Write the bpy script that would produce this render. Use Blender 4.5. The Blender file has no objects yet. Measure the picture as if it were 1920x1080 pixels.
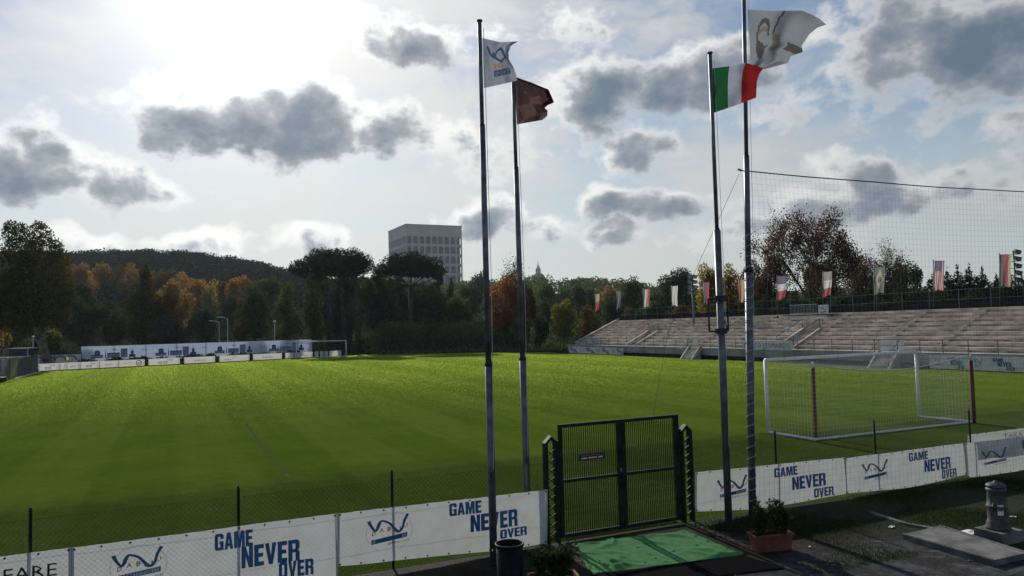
import bpy, math, random
import numpy as np
from mathutils import Vector, Matrix

# ------------------------------------------------------------------ camera
scene = bpy.context.scene
C = scene.collection
FPX = 1400.0                      # focal length in pixels of the 1920 px wide photograph
CAMZ = 3.75
PITCH = math.atan2(74.0, FPX)
ROLL = 0.026
r0 = Vector((1, 0, 0)); fw = Vector((0, math.cos(PITCH), math.sin(PITCH)))
u0 = Vector((0, -math.sin(PITCH), math.cos(PITCH)))
IR = math.cos(ROLL)*r0 - math.sin(ROLL)*u0
IU = math.sin(ROLL)*r0 + math.cos(ROLL)*u0
CAM = Vector((0, 0, CAMZ))
cd = bpy.data.cameras.new('camera'); cam = bpy.data.objects.new('camera', cd); C.objects.link(cam)
M = Matrix((IR, IU, -fw)).transposed().to_4x4(); M.translation = CAM
cam.matrix_world = M
cd.sensor_width = 36.0; cd.lens = 36.0*FPX/1920.0; cd.clip_start = 0.1; cd.clip_end = 6000
scene.camera = cam

# ------------------------------------------------------------------ sun and exposure
SUN_AZ = math.radians(-20.0)      # measured from +Y, positive to the right
SUN_EL = math.radians(26.5)
SDIR = Vector((math.sin(SUN_AZ)*math.cos(SUN_EL), math.cos(SUN_AZ)*math.cos(SUN_EL), math.sin(SUN_EL)))
ld = bpy.data.lights.new('sun', 'SUN'); ld.energy = 4.2; ld.angle = math.radians(1.2); ld.color = (1.0, 0.93, 0.82)
sun = bpy.data.objects.new('sun', ld); C.objects.link(sun)
sun.rotation_euler = (-SDIR).to_track_quat('-Z', 'Y').to_euler()
vs = scene.view_settings
scene.display_settings.display_device = 'sRGB'
vs.view_transform = 'Standard'; vs.look = 'None'; vs.exposure = 0.0; vs.gamma = 1.0; vs.use_curve_mapping = False
scene.cycles.max_bounces = 6; scene.cycles.diffuse_bounces = 3; scene.cycles.glossy_bounces = 2
scene.cycles.transmission_bounces = 3; scene.cycles.transparent_max_bounces = 6
scene.cycles.caustics_reflective = False; scene.cycles.caustics_refractive = False
scene.cycles.use_denoising = True

# ------------------------------------------------------------------ pixel helpers (1920x1080 photograph pixels)
def ray(px, py):
    return fw*FPX + IR*(px-960.0) + IU*(540.0-py)
def ground(px, py, z=0.0):
    d = ray(px, py); t = (z-CAMZ)/d.z
    return CAM + d*t
def at(px, py, Y):
    d = ray(px, py); return CAM + d*(Y/d.y)
def onplane(px, py, P0, n):
    d = ray(px, py); t = (P0-CAM).dot(n)/d.dot(n)
    return CAM + d*t
def horizon(px):
    return 540 + 74 - (px-960)*math.tan(ROLL)

# ------------------------------------------------------------------ world: Nishita sky with clouds
w = bpy.data.worlds.new('World'); scene.world = w; w.use_nodes = True
nt = w.node_tree
for n in list(nt.nodes): nt.nodes.remove(n)
class G:
    """small helper to write node maths"""
    def __init__(s, nt): s.nt = nt
    def new(s, t, **k):
        n = s.nt.nodes.new(t)
        for a, b in k.items(): setattr(n, a, b)
        return n
    def put(s, sock, v):
        if hasattr(v, 'is_linked') or isinstance(v, bpy.types.NodeSocket): s.nt.links.new(v, sock)
        elif v is not None: sock.default_value = v
    def m(s, op, a, b=None, c=None, clamp=False):
        n = s.new('ShaderNodeMath', operation=op, use_clamp=clamp)
        s.put(n.inputs[0], a); s.put(n.inputs[1], b); s.put(n.inputs[2], c)
        return n.outputs[0]
    def v(s, op, a, b=None, out=0):
        n = s.new('ShaderNodeVectorMath', operation=op)
        s.put(n.inputs[0], a)
        if b is not None:
            if op == 'SCALE': s.put(n.inputs['Scale'], b)
            else: s.put(n.inputs[1], b)
        return n.outputs[out]
    def step(s, x, lo, hi):
        n = s.new('ShaderNodeMapRange', interpolation_type='SMOOTHSTEP')
        s.put(n.inputs[0], x); s.put(n.inputs[1], lo); s.put(n.inputs[2], hi)
        return n.outputs[0]
    def mixc(s, f, a, b, mode='MIX'):
        n = s.new('ShaderNodeMix', data_type='RGBA', blend_type=mode)
        s.put(n.inputs[0], f); s.put(n.inputs[6], a); s.put(n.inputs[7], b)
        return n.outputs[2]
    def noise(s, vec, scale, detail=4, rough=0.55, out='Fac', dist=0.0):
        n = s.new('ShaderNodeTexNoise', noise_dimensions='2D'); s.put(n.inputs['Vector'], vec)
        n.inputs['Scale'].default_value = scale; n.inputs['Detail'].default_value = detail
        n.inputs['Roughness'].default_value = rough; n.inputs['Distortion'].default_value = dist
        return n.outputs[out]
    def comb(s, x, y, z):
        n = s.new('ShaderNodeCombineXYZ'); s.put(n.inputs[0], x); s.put(n.inputs[1], y); s.put(n.inputs[2], z)
        return n.outputs[0]
g = G(nt)
SKY = 0.08
sky = g.new('ShaderNodeTexSky', sky_type='NISHITA'); sky.sun_disc = False
sky.sun_elevation = SUN_EL; sky.sun_rotation = SUN_AZ
sky.altitude = 20; sky.air_density = 1.0; sky.dust_density = 0.35; sky.ozone_density = 1.0
tc = g.new('ShaderNodeTexCoord').outputs['Generated']
sep = g.new('ShaderNodeSeparateXYZ'); nt.links.new(tc, sep.inputs[0])
az = g.m('ARCTAN2', sep.outputs[0], sep.outputs[1]); el = g.m('ARCSINE', sep.outputs[2])
P = g.comb(az, el, 0.0)
def azel(px, py):
    d = ray(px, py).normalized(); return math.atan2(d.x, d.y), math.asin(d.z)
# cloud bodies: (pixel x, pixel y, half width, half height)
CL = [(465, 235, 235, 60, 0), (560, 200, 85, 55, 0), (715, 228, 62, 60, .1), (765, 95, 110, 38, .1), (30, 305, 95, 55, .05), (70, 245, 50, 45, .3), (235, 350, 95, 50, .45),
      (180, 448, 85, 26, .2), (370, 456, 85, 30, .05), (572, 450, 72, 32, .0), (905, 412, 85, 40, .05), (1015, 425, 80, 30, .15),
      (1110, 175, 105, 72, 0), (1215, 168, 110, 42, .1), (1345, 135, 95, 60, .15), (1190, 285, 72, 66, .2), (1245, 388, 100, 36, .1), (1125, 375, 66, 34, .2), (1140, 440, 55, 24, .3),
      (1655, 85, 120, 120, .35), (1820, 95, 160, 95, .0), (1600, 325, 65, 46, .35), (1640, 372, 190, 36, .25), (1900, 275, 70, 70, .5),
      (930, 270, 240, 80, .92), (1480, 190, 130, 60, .92), (1500, 410, 260, 55, .92), (1830, 345, 170, 60, .92), (690, 60, 130, 50, .92), (1050, 60, 160, 50, .92)]
BL = []
for (x, y, rx, ry, th) in CL:
    a, e = azel(x, y); BL.append((a, e, rx/FPX, ry/FPX, th))
warp1 = g.v('SUBTRACT', g.noise(P, 8.0, 3, 0.6, 'Color'), (0.5, 0.5, 0.5))
Pw = g.v('ADD', P, g.v('MULTIPLY', warp1, (0.065, 0.050, 0.0)))
outside = g.m('MULTIPLY', g.step(g.m('ABSOLUTE', az), 0.95, 0.70), 3.0)
def body(p):
    best = None
    for (a, e, ra, re, th) in BL:
        q = g.v('MULTIPLY', g.v('SUBTRACT', p, (a, e, 0)), (1/ra, 1/re, 0))
        d = g.v('DOT_PRODUCT', q, q, out=1)
        if th: d = g.m('ADD', d, th)
        best = d if best is None else g.m('SMOOTH_MIN', best, d, 0.25)
    b_ = g.m('SUBTRACT', 1.0, g.m('SQRT', g.m('MAXIMUM', best, 0.0)))
    far = g.m('MULTIPLY', g.m('SUBTRACT', g.noise(g.v('MULTIPLY', p, (1, 1.8, 1)), 3.2, 1, 0.5), 0.60), 4.5)   # the sky goes on beyond the frame
    return g.m('MAXIMUM', g.m('MAXIMUM', b_, g.m('SUBTRACT', far, outside)), -0.8)
def puff(p, sc, de):
    n = g.new('ShaderNodeTexVoronoi', voronoi_dimensions='2D', feature='SMOOTH_F1', normalize=True); g.put(n.inputs['Vector'], p)
    n.inputs['Scale'].default_value = sc; n.inputs['Detail'].default_value = de; n.inputs['Roughness'].default_value = 0.5; n.inputs['Lacunarity'].default_value = 2.3
    n.inputs['Smoothness'].default_value = 0.6
    return g.m('SUBTRACT', 0.42, n.outputs['Distance'])
Pn = g.v('MULTIPLY', P, (1, 1.35, 1))
fb = g.m('SUBTRACT', g.noise(Pn, 10.0, 8, 0.60), 0.5)
pf = puff(g.v('ADD', Pn, g.v('MULTIPLY', warp1, (0.03, 0.03, 0))), 24.0, 2.0)
B1 = body(Pw)
D1 = g.m('ADD', g.m('ADD', B1, g.m('MULTIPLY', fb, 1.9)), g.m('MULTIPLY', pf, 0.75))
sa, se = math.atan2(SDIR.x, SDIR.y), SUN_EL
tosun = g.v('NORMALIZE', g.v('SUBTRACT', (sa, se+0.20, 0), P))
B2 = body(g.v('ADD', Pw, g.v('SCALE', tosun, 0.024)))
mid = g.m('ADD', g.m('MULTIPLY', fb, 1.35), g.m('MULTIPLY', pf, 0.65))
DS = g.m('ADD', g.m('ADD', g.m('MULTIPLY', B1, 0.45), g.m('MULTIPLY', B2, 0.55)), mid)
alpha = g.step(D1, -0.16, 0.36)
thick = g.m('ADD', g.m('MULTIPLY', g.step(DS, -0.02, 0.42), 0.62), g.m('MULTIPLY', g.step(DS, 0.10, 0.85), 0.34))
sund = g.v('DOT_PRODUCT', g.v('NORMALIZE', tc), tuple(SDIR), out=1)
ang = g.m('ARCCOSINE', g.m('MINIMUM', sund, 1.0))
def gauss(s_): return g.m('POWER', 2.718, g.m('MULTIPLY', g.m('POWER', g.m('DIVIDE', ang, s_), 2.0), -1.0))
core, glow, wide = gauss(0.11), gauss(0.22), gauss(0.75)
# thin high veil of cirrus
va, ve = azel(930, 230)
qv = g.v('MULTIPLY', g.v('SUBTRACT', P, (va, ve, 0)), (1/0.42, 1/0.30, 0))
zone = g.m('SUBTRACT', 1.0, g.m('MULTIPLY', g.v('DOT_PRODUCT', qv, qv, out=1), 0.5))
veil_n = g.noise(g.v('ADD', g.v('MULTIPLY', P, (1.0, 2.4, 1.0)), g.v('MULTIPLY', warp1, (0.12, 0.12, 0.0))), 4.2, 8, 0.60)
veil = g.step(g.m('ADD', veil_n, g.m('MULTIPLY', g.m('MAXIMUM', zone, -1.6), 0.20)), 0.44, 0.82)
white = g.v('SCALE', (1.0, 0.99, 0.965), g.m('ADD', 5.2, g.m('MULTIPLY', wide, 5.2)))
# pale haze towards the horizon
hz = g.step(el, 0.34, 0.02)
c1 = g.mixc(g.m('MULTIPLY', hz, 0.85), sky.outputs[0], g.v('SCALE', (0.93, 1.0, 0.99), g.m('ADD', 5.9, g.m('MULTIPLY', wide, 2.6))))
c1 = g.mixc(g.m('MULTIPLY', veil, 0.85), c1, white)
dark = g.v('MULTIPLY', g.v('SCALE', (0.60, 0.96, 1.48), g.m('ADD', 1.60, g.m('MULTIPLY', wide, 0.75))), g.mixc(wide, (1, 1, 1, 1), (1.18, 1.0, 0.86, 1)))
bright = g.v('SCALE', (1.0, 0.99, 0.97), g.m('ADD', 6.8, g.m('MULTIPLY', wide, 7.5)))
cc = g.mixc(thick, bright, dark)
c2 = g.mixc(g.m('MULTIPLY', alpha, 0.97), c1, cc)
# the sun itself behind thin cloud: aureole
c3 = g.v('ADD', c2, g.v('SCALE', (1.0, 0.98, 0.95), g.m('ADD', g.m('MULTIPLY', core, 9.0), g.m('MULTIPLY', glow, g.m('SUBTRACT', 2.2, g.m('MULTIPLY', alpha, 1.8))))))
bg = g.new('ShaderNodeBackground'); nt.links.new(c3, bg.inputs[0]); bg.inputs[1].default_value = SKY
wo = g.new('ShaderNodeOutputWorld'); nt.links.new(bg.outputs[0], wo.inputs[0])
w.cycles.sampling_method = 'MANUAL'; w.cycles.sample_map_resolution = 512

# ------------------------------------------------------------------ mesh helpers
class MB:
    def __init__(s): s.v = []; s.f = []; s.m = []
    def add(s, vs, fs, mi=0):
        o = len(s.v); s.v += [tuple(v) for v in vs]; s.f += [tuple(i+o for i in f) for f in fs]; s.m += [mi]*len(fs); return s
    def box(s, c, d, R=None, mi=0):
        c = Vector(c); h = Vector(d)*0.5; vs = []
        for z in (-1, 1):
            for y in (-1, 1):
                for x in (-1, 1):
                    p = Vector((x*h.x, y*h.y, z*h.z)); vs.append(c + (R @ p if R else p))
        return s.add(vs, [(0, 2, 3, 1), (4, 5, 7, 6), (0, 1, 5, 4), (2, 6, 7, 3), (0, 4, 6, 2), (1, 3, 7, 5)], mi)
    def bbox(s, a, b, mi=0):
        a = Vector(a); b = Vector(b); return s.box((a+b)/2, [abs(q) for q in (b-a)], None, mi)
    def tube(s, pts, r, n=6, cap=True, mi=0):
        pts = [Vector(p) for p in pts]; k = len(pts); rs = r if isinstance(r, (list, tuple)) else [r]*k
        vs = []; up = Vector((0.13, 0.31, 0.94)).normalized()
        for i, p in enumerate(pts):
            t = (pts[min(i+1, k-1)] - pts[max(i-1, 0)]); t = t.normalized() if t.length > 1e-9 else Vector((0, 0, 1))
            a = t.cross(up)
            if a.length < 0.2: a = t.cross(Vector((1, 0.1, 0)))
            a.normalize(); b = t.cross(a)
            for j in range(n):
                q = 2*math.pi*(j+0.5)/n; vs.append(p + (a*math.cos(q) + b*math.sin(q))*rs[i])
        fs = [(i*n+j, i*n+(j+1) % n, (i+1)*n+(j+1) % n, (i+1)*n+j) for i in range(k-1) for j in range(n)]
        if cap: fs += [tuple(range(n-1, -1, -1)), tuple((k-1)*n+j for j in range(n))]
        return s.add(vs, fs, mi)
    def lathe(s, prof, n=20, c=(0, 0, 0), mi=0, cap=True):
        c = Vector(c); vs = []
        for (r, z) in prof:
            for j in range(n):
                q = 2*math.pi*j/n; vs.append(c + Vector((r*math.cos(q), r*math.sin(q), z)))
        k = len(prof)
        fs = [(i*n+j, i*n+(j+1) % n, (i+1)*n+(j+1) % n, (i+1)*n+j) for i in range(k-1) for j in range(n)]
        if cap: fs += [tuple(range(n-1, -1, -1)), tuple((k-1)*n+j for j in range(n))]
        return s.add(vs, fs, mi)
    def prism(s, poly, o, ex, ey, ez, mi=0):
        o, ex, ey, ez = Vector(o), Vector(ex), Vector(ey), Vector(ez); n = len(poly)
        a = [o + ex*p[0] + ey*p[1] for p in poly]; b = [q + ez for q in a]
        return s.add(a+b, [tuple(range(n-1, -1, -1)), tuple(range(n, 2*n))] + [(i, (i+1) % n, n+(i+1) % n, n+i) for i in range(n)], mi)
    def sheet(s, fn, nu, nv, mfn=None):
        vs = [fn(i/nu, j/nv) for j in range(nv+1) for i in range(nu+1)]
        for j in range(nv):
            for i in range(nu):
                s.f.append(tuple(len(s.v)+q for q in (j*(nu+1)+i, j*(nu+1)+i+1, (j+1)*(nu+1)+i+1, (j+1)*(nu+1)+i)))
                s.m.append(mfn((i+.5)/nu, (j+.5)/nv) if mfn else 0)
        s.v += [tuple(v) for v in vs]; return s
    def mesh(s, name, mat, smooth=False):
        me = bpy.data.meshes.new(name); me.from_pydata(s.v, [], s.f)
        for m_ in (mat if isinstance(mat, (list, tuple)) else [mat]): me.materials.append(m_)
        if any(s.m): me.polygons.foreach_set('material_index', s.m)
        if smooth: me.polygons.foreach_set('use_smooth', [True]*len(me.polygons))
        me.update(); return me
    def build(s, name, mat, parent=None, smooth=False, loc=None):
        return link(name, s.mesh(name, mat, smooth), parent, loc)
def link(name, me, parent=None, loc=None):
    o = bpy.data.objects.new(name, me); C.objects.link(o)
    if parent is not None: o.parent = parent
    if loc is not None: o.location = loc
    return o
def tag(o, label=None, cat=None, group=None, kind=None):
    if label: o['label'] = label
    if cat: o['category'] = cat
    if group: o['group'] = group
    if kind: o['kind'] = kind
    return o
def thing(name, label, cat, loc=(0, 0, 0), rotz=0.0, group=None):
    o = bpy.data.objects.new(name, None); C.objects.link(o); o.empty_display_size = 0.2
    o.location = loc; o.rotation_euler = (0, 0, rotz)
    return tag(o, label, cat, group)
def struct(name, mb, mat, smooth=False): return tag(mb.build(name, mat, None, smooth), kind='structure')
def np_mesh(name, V, Q, mat, tint=None):
    """V (n,3), Q (m,4) -> mesh with an optional per-vertex 'tint' value"""
    me = bpy.data.meshes.new(name); k = Q.shape[1]
    me.vertices.add(len(V)); me.vertices.foreach_set('co', np.ascontiguousarray(V, dtype=np.float32).ravel())
    me.loops.add(Q.size); me.loops.foreach_set('vertex_index', np.ascontiguousarray(Q, dtype=np.int32).ravel())
    me.polygons.add(len(Q)); me.polygons.foreach_set('loop_start', np.arange(0, Q.size, k, dtype=np.int32))
    me.materials.append(mat)
    if tint is not None:
        at_ = me.attributes.new('tint', 'FLOAT', 'POINT'); at_.data.foreach_set('value', np.ascontiguousarray(tint, dtype=np.float32))
    me.update(calc_edges=True); return me

# ------------------------------------------------------------------ materials
MATS = {}
def mat(name, col, rough=0.6, var=0.15, scale=6.0, bump=0.0, bscale=40.0, metal=0.0, spec=0.4, trans=0.0, tcol=None, col2=None, sheen=0.0, detail=4, lo=0.35, hi=0.65):
    """principled surface with noise-driven colour variation, optional relief and translucency"""
    if name in MATS: return MATS[name]
    m_ = bpy.data.materials.new(name); m_.use_nodes = True; t = m_.node_tree; h = G(t)
    p = t.nodes['Principled BSDF']; out = t.nodes['Material Output']
    obj = h.new('ShaderNodeTexCoord').outputs['Object']
    def nz(sc, de, ro=0.6):
        n = h.new('ShaderNodeTexNoise'); t.links.new(obj, n.inputs['Vector']); n.inputs['Scale'].default_value = sc
        n.inputs['Detail'].default_value = de; n.inputs['Roughness'].default_value = ro; return n.outputs['Fac']
    c2 = col2 if col2 else tuple(max(0, c*(1-var*2)) for c in col)
    c1 = col if col2 else tuple(min(1, c*(1+var)) for c in col)
    f_ = h.step(nz(scale, detail), lo, hi)
    cc_ = h.mixc(f_, (*c2, 1), (*c1, 1))
    t.links.new(cc_, p.inputs['Base Color'])
    p.inputs['Roughness'].default_value = rough; p.inputs['Metallic'].default_value = metal
    p.inputs['Specular IOR Level'].default_value = spec
    if sheen: p.inputs['Sheen Weight'].default_value = sheen; p.inputs['Sheen Roughness'].default_value = 0.4
    if bump:
        b_ = h.new('ShaderNodeBump'); b_.inputs['Strength'].default_value = bump; b_.inputs['Distance'].default_value = 0.02
        t.links.new(nz(bscale, 5), b_.inputs['Height']); t.links.new(b_.outputs[0], p.inputs['Normal'])
    if trans:
        tr = h.new('ShaderNodeBsdfTranslucent'); tr.inputs[0].default_value = (*(tcol or col), 1)
        mx = h.new('ShaderNodeMixShader'); mx.inputs[0].default_value = trans
        t.links.new(p.outputs[0], mx.inputs[1]); t.links.new(tr.outputs[0], mx.inputs[2]); t.links.new(mx.outputs[0], out.inputs[0])
    MATS[name] = m_; return m_
def leafmat(name, c1, c2, trans=0.45, tboost=1.5, c3=None):
    """leaf surface: colour varies leaf by leaf (c1 to c2), some light passes through"""
    if name in MATS: return MATS[name]
    m_ = bpy.data.materials.new(name); m_.use_nodes = True; t = m_.node_tree; h = G(t)
    t.nodes.remove(t.nodes['Principled BSDF']); out = t.nodes['Material Output']
    a_ = h.new('ShaderNodeAttribute', attribute_name='tint')
    r_ = h.new('ShaderNodeValToRGB'); r_.color_ramp.elements[0].color = (*c1, 1); r_.color_ramp.elements[1].color = (*c2, 1)
    if c3: e_ = r_.color_ramp.elements.new(0.85); e_.color = (*c2, 1); r_.color_ramp.elements[2].color = (*c3, 1)
    t.links.new(a_.outputs['Fac'], r_.inputs[0])
    d_ = h.new('ShaderNodeBsdfDiffuse'); t.links.new(r_.outputs[0], d_.inputs[0])
    gl = h.new('ShaderNodeBsdfGlossy'); gl.inputs['Roughness'].default_value = 0.6; gl.inputs[0].default_value = (1, 1, 1, 1)
    m0 = h.new('ShaderNodeMixShader'); m0.inputs[0].default_value = 0.012
    t.links.new(d_.outputs[0], m0.inputs[1]); t.links.new(gl.outputs[0], m0.inputs[2])
    tr = h.new('ShaderNodeBsdfTranslucent'); t.links.new(h.mixc(1.0, r_.outputs[0], (tboost, tboost, tboost*0.7, 1), 'MULTIPLY'), tr.inputs[0])
    mx = h.new('ShaderNodeMixShader'); mx.inputs[0].default_value = trans
    t.links.new(m0.outputs[0], mx.inputs[1]); t.links.new(tr.outputs[0], mx.inputs[2]); t.links.new(mx.outputs[0], out.inputs[0])
    MATS[name] = m_; return m_

M_steel = mat('galvanised_steel', (0.15, 0.165, 0.19), 0.5, 0.18, 5.0, 0.1, 60, metal=0.55)
M_white = mat('white_paint', (0.78, 0.79, 0.80), 0.4, 0.05, 4.0)
M_red = mat('red_padding', (0.12, 0.009, 0.012), 0.5, 0.15, 5.0)
M_green = mat('dark_green_paint', (0.006, 0.022, 0.017), 0.55, 0.3, 8.0, 0.1, 90, spec=0.2)
M_black = mat('black_plastic', (0.008, 0.008, 0.011), 0.55, 0.3, 8.0, 0.15, 30, spec=0.15)
M_dark = mat('dark_metal', (0.02, 0.022, 0.025), 0.5, 0.2, 8.0)
M_rope = mat('pale_rope', (0.55, 0.56, 0.58), 0.8, 0.1, 30.0)
M_netd = mat('net_cord', (0.10, 0.11, 0.12), 0.8, 0.1, 20.0)
M_netw = mat('goal_net_cord', (0.55, 0.57, 0.55), 0.8, 0.1, 20.0)
M_banner = mat('banner_vinyl', (0.62, 0.65, 0.67), 0.45, 0.09, 2.2, 0.4, 5.0, trans=0.22, tcol=(0.75, 0.76, 0.74), spec=0.3)
M_blue = mat('print_blue', (0.035, 0.15, 0.36), 0.5, 0.1, 9.0)
M_navy = mat('print_navy', (0.03, 0.07, 0.22), 0.5, 0.1, 9.0)
M_orange = mat('print_orange', (0.70, 0.26, 0.04), 0.5, 0.1, 9.0)
M_ink = mat('print_black', (0.03, 0.03, 0.035), 0.5, 0.1, 9.0)
M_pale = mat('print_pale_grey', (0.52, 0.53, 0.54), 0.5, 0.05, 9.0)
M_pink = mat('print_red', (0.5, 0.06, 0.08), 0.5, 0.1, 9.0)
M_pwhite = mat('print_white', (0.78, 0.79, 0.80), 0.5, 0.05, 9.0)
M_slab = mat('weathered_slab', (0.15, 0.15, 0.15), 0.85, 0.25, 2.2, 0.6, 20.0, detail=8)
M_conc = mat('concrete', (0.50, 0.455, 0.41), 0.85, 0.22, 1.1, 0.5, 14.0, detail=7)
M_conc2 = mat('stand_concrete', (0.68, 0.58, 0.49), 0.85, 0.20, 0.55, 0.4, 6.0, detail=8)
M_concshade = mat('concrete_painted_shade', (0.07, 0.07, 0.075), 0.9, 0.2, 1.0)  # wall under the walkway: shade of the void painted as near-black
M_terra = mat('terracotta_plastic', (0.17, 0.055, 0.035), 0.6, 0.15, 6.0)
M_soil = mat('potting_soil', (0.012, 0.009, 0.007), 0.95, 0.3, 30.0, 0.8, 60)
M_iron = mat('cast_iron', (0.075, 0.075, 0.078), 0.6, 0.2, 9.0, 0.12, 60, metal=0.2)
M_bark = mat('bark', (0.09, 0.075, 0.06), 0.9, 0.35, 3.0, 0.8, 12)
M_barkp = mat('pale_bark', (0.16, 0.14, 0.11), 0.9, 0.35, 1.2, 0.6, 6)
M_barkr = mat('pine_bark', (0.06, 0.045, 0.036), 0.9, 0.3, 2.0, 0.8, 9)
M_stone = mat('travertine', (0.50, 0.50, 0.50), 0.7, 0.06, 0.05, 0.2, 0.6)

# lettering --------------------------------------------------------
GL = {
 'E': (5.0, [[(0,0),(5,0),(5,2),(2.3,2),(2.3,4.1),(4.6,4.1),(4.6,6),(2.3,6),(2.3,8),(5,8),(5,10),(0,10)]]),
 'N': (5.9, [[(0,0),(2.1,0),(2.1,5.2),(3.7,0),(5.9,0),(5.9,10),(3.8,10),(3.8,4.9),(2.2,10),(0,10)]]),
 'V': (6.0, [[(2,0),(4,0),(6,10),(3.8,10),(3,4),(2.2,10),(0,10)]]),
 'M': (7.4, [[(0,0),(2,0),(2,5.6),(2.9,0),(4.5,0),(5.4,5.6),(5.4,0),(7.4,0),(7.4,10),(4.7,10),(3.7,4.6),(2.7,10),(0,10)]]),
 'A': (6.0, [[(0,0),(2.1,0),(2.4,1.9),(3,1.9),(3,3.6),(2.65,3.6),(3,6.6),(3,10),(1.8,10)], [(6,0),(4.2,10),(3,10),(3,6.6),(3.35,3.6),(3,3.6),(3,1.9),(3.6,1.9),(3.9,0)]]),
 'O': (6.0, [[(3,0),(3,1.9),(2.25,1.9),(2.25,8.1),(3,8.1),(3,10),(1,10),(0,8.8),(0,1.2),(1,0)], [(3,0),(5,0),(6,1.2),(6,8.8),(5,10),(3,10),(3,8.1),(3.75,8.1),(3.75,1.9),(3,1.9)]]),
 'G': (6.0, [[(6,6.6),(6,8.8),(5,10),(1,10),(0,8.8),(0,1.2),(1,0),(4.3,0),(4.6,.7),(4.8,0),(6,0),(6,5.4),(3.1,5.4),(3.1,3.9),(3.8,3.9),(3.8,1.9),(2.25,1.9),(2.25,8.1),(3.8,8.1),(3.8,6.6)]]),
 'R': (6.0, [[(0,0),(2.25,0),(2.25,10),(0,10)], [(2.25,10),(2.25,8.2),(3.75,8.2),(3.75,5.7),(2.25,5.7),(2.25,4.0),(3.8,4.0),(3.8,0),(6,0),(6,4.3),(5.2,5.1),(6,6.1),(6,8.9),(5,10)]]),
}
def block_text(txt):
    """polygons of heavy condensed capitals in the unit box"""
    x = 0; ps = []
    for ch in txt:
        wd, pl = GL[ch]
        for p in pl: ps.append([(x+a, b/10.0) for a, b in p])
        x += wd + 0.55
    x -= 0.55
    return [[(a/x, b) for a, b in p] for p in ps]
_tc = {}
def font_text(txt, off=0.0):
    """polygons (verts, faces) of a text in the unit box, from the built-in font"""
    if (txt, off) in _tc: return _tc[(txt, off)]
    cu = bpy.data.curves.new('t', 'FONT'); cu.body = txt; cu.resolution_u = 1; cu.offset = off; cu.fill_mode = 'FRONT'
    ob = bpy.data.objects.new('t', cu); C.objects.link(ob)
    dg = bpy.context.evaluated_depsgraph_get(); dg.update()
    me = bpy.data.meshes.new_from_object(ob.evaluated_get(dg))
    V = [tuple(q.co) for q in me.vertices]; F_ = [tuple(q.vertices) for q in me.polygons]
    bpy.data.objects.remove(ob); bpy.data.curves.remove(cu); bpy.data.meshes.remove(me)
    x0 = min(q[0] for q in V); x1 = max(q[0] for q in V); y0 = min(q[1] for q in V); y1 = max(q[1] for q in V)
    V = [((q[0]-x0)/(x1-x0), (q[1]-y0)/(y1-y0)) for q in V]
    _tc[(txt, off)] = (V, F_); return V, F_
def ribbon(pts, ws):
    """outline polygons (quads) of a brush stroke"""
    n = len(pts); L = []; R = []
    for i in range(n):
        a = pts[max(i-1, 0)]; b = pts[min(i+1, n-1)]; dx, dy = b[0]-a[0], b[1]-a[1]; l = math.hypot(dx, dy) or 1
        nx, ny = -dy/l, dx/l; L.append((pts[i][0]+nx*ws[i], pts[i][1]+ny*ws[i])); R.append((pts[i][0]-nx*ws[i], pts[i][1]-ny*ws[i]))
    return [[R[i], R[i+1], L[i+1], L[i]] for i in range(n-1)]
def smooth_line(pts, k=6):
    out = []
    for i in range(len(pts)-1):
        p0 = pts[max(i-1, 0)]; p1 = pts[i]; p2 = pts[i+1]; p3 = pts[min(i+2, len(pts)-1)]
        for j in range(k):
            t = j/k
            out.append(tuple(0.5*((2*p1[q]) + (-p0[q]+p2[q])*t + (2*p0[q]-5*p1[q]+4*p2[q]-p3[q])*t*t + (-p0[q]+3*p1[q]-3*p2[q]+p3[q])*t**3) for q in range(len(p1))))
    return out + [tuple(pts[-1])]

# ------------------------------------------------------------------ frames of the place
TH = math.radians(24.2)           # the pitch's goal line runs 24 degrees off the camera's right
VX = Vector((math.cos(TH), math.sin(TH), 0)); UY = Vector((-math.sin(TH), math.cos(TH), 0))
FO = ground(1048, 1016)           # foot of the gate, origin of the fence line
def fence(px, py):                # pixel -> (along the fence, height)
    p = onplane(px, py, FO, UY); return (p-FO).dot(VX), p.z
def field(p):                     # world point -> (along goal line, away)
    q = Vector(p)-FO; return q.dot(VX), q.dot(UY)
def fw_pt(a, b, z=0.0):
    q = FO + VX*a + UY*b; return Vector((q.x, q.y, z))
def interp(x, pts):
    if x <= pts[0][0]: return pts[0][1]
    for (a, b), (c, d) in zip(pts, pts[1:]):
        if x <= c: return b + (d-b)*(x-a)/(c-a)
    return pts[-1][1]
HILL = [(-900, 48), (-400, 49), (100, 46), (350, 44), (430, 40), (530, 32), (620, 26), (900, 22), (1000, 24), (1150, 22), (1300, 14), (1900, 10), (2600, 10)]
def gz(X, Y):
    if Y < 150: return 0.0
    t = min(1, max(0, (Y-170)/290.0)); t = t*t*(3-2*t)
    return interp(960 + FPX*X/Y, HILL)*t
def base_at(px, Y):
    d = ray(px, horizon(px)); X = d.x*Y/d.y; return Vector((X, Y, gz(X, Y)))

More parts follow.
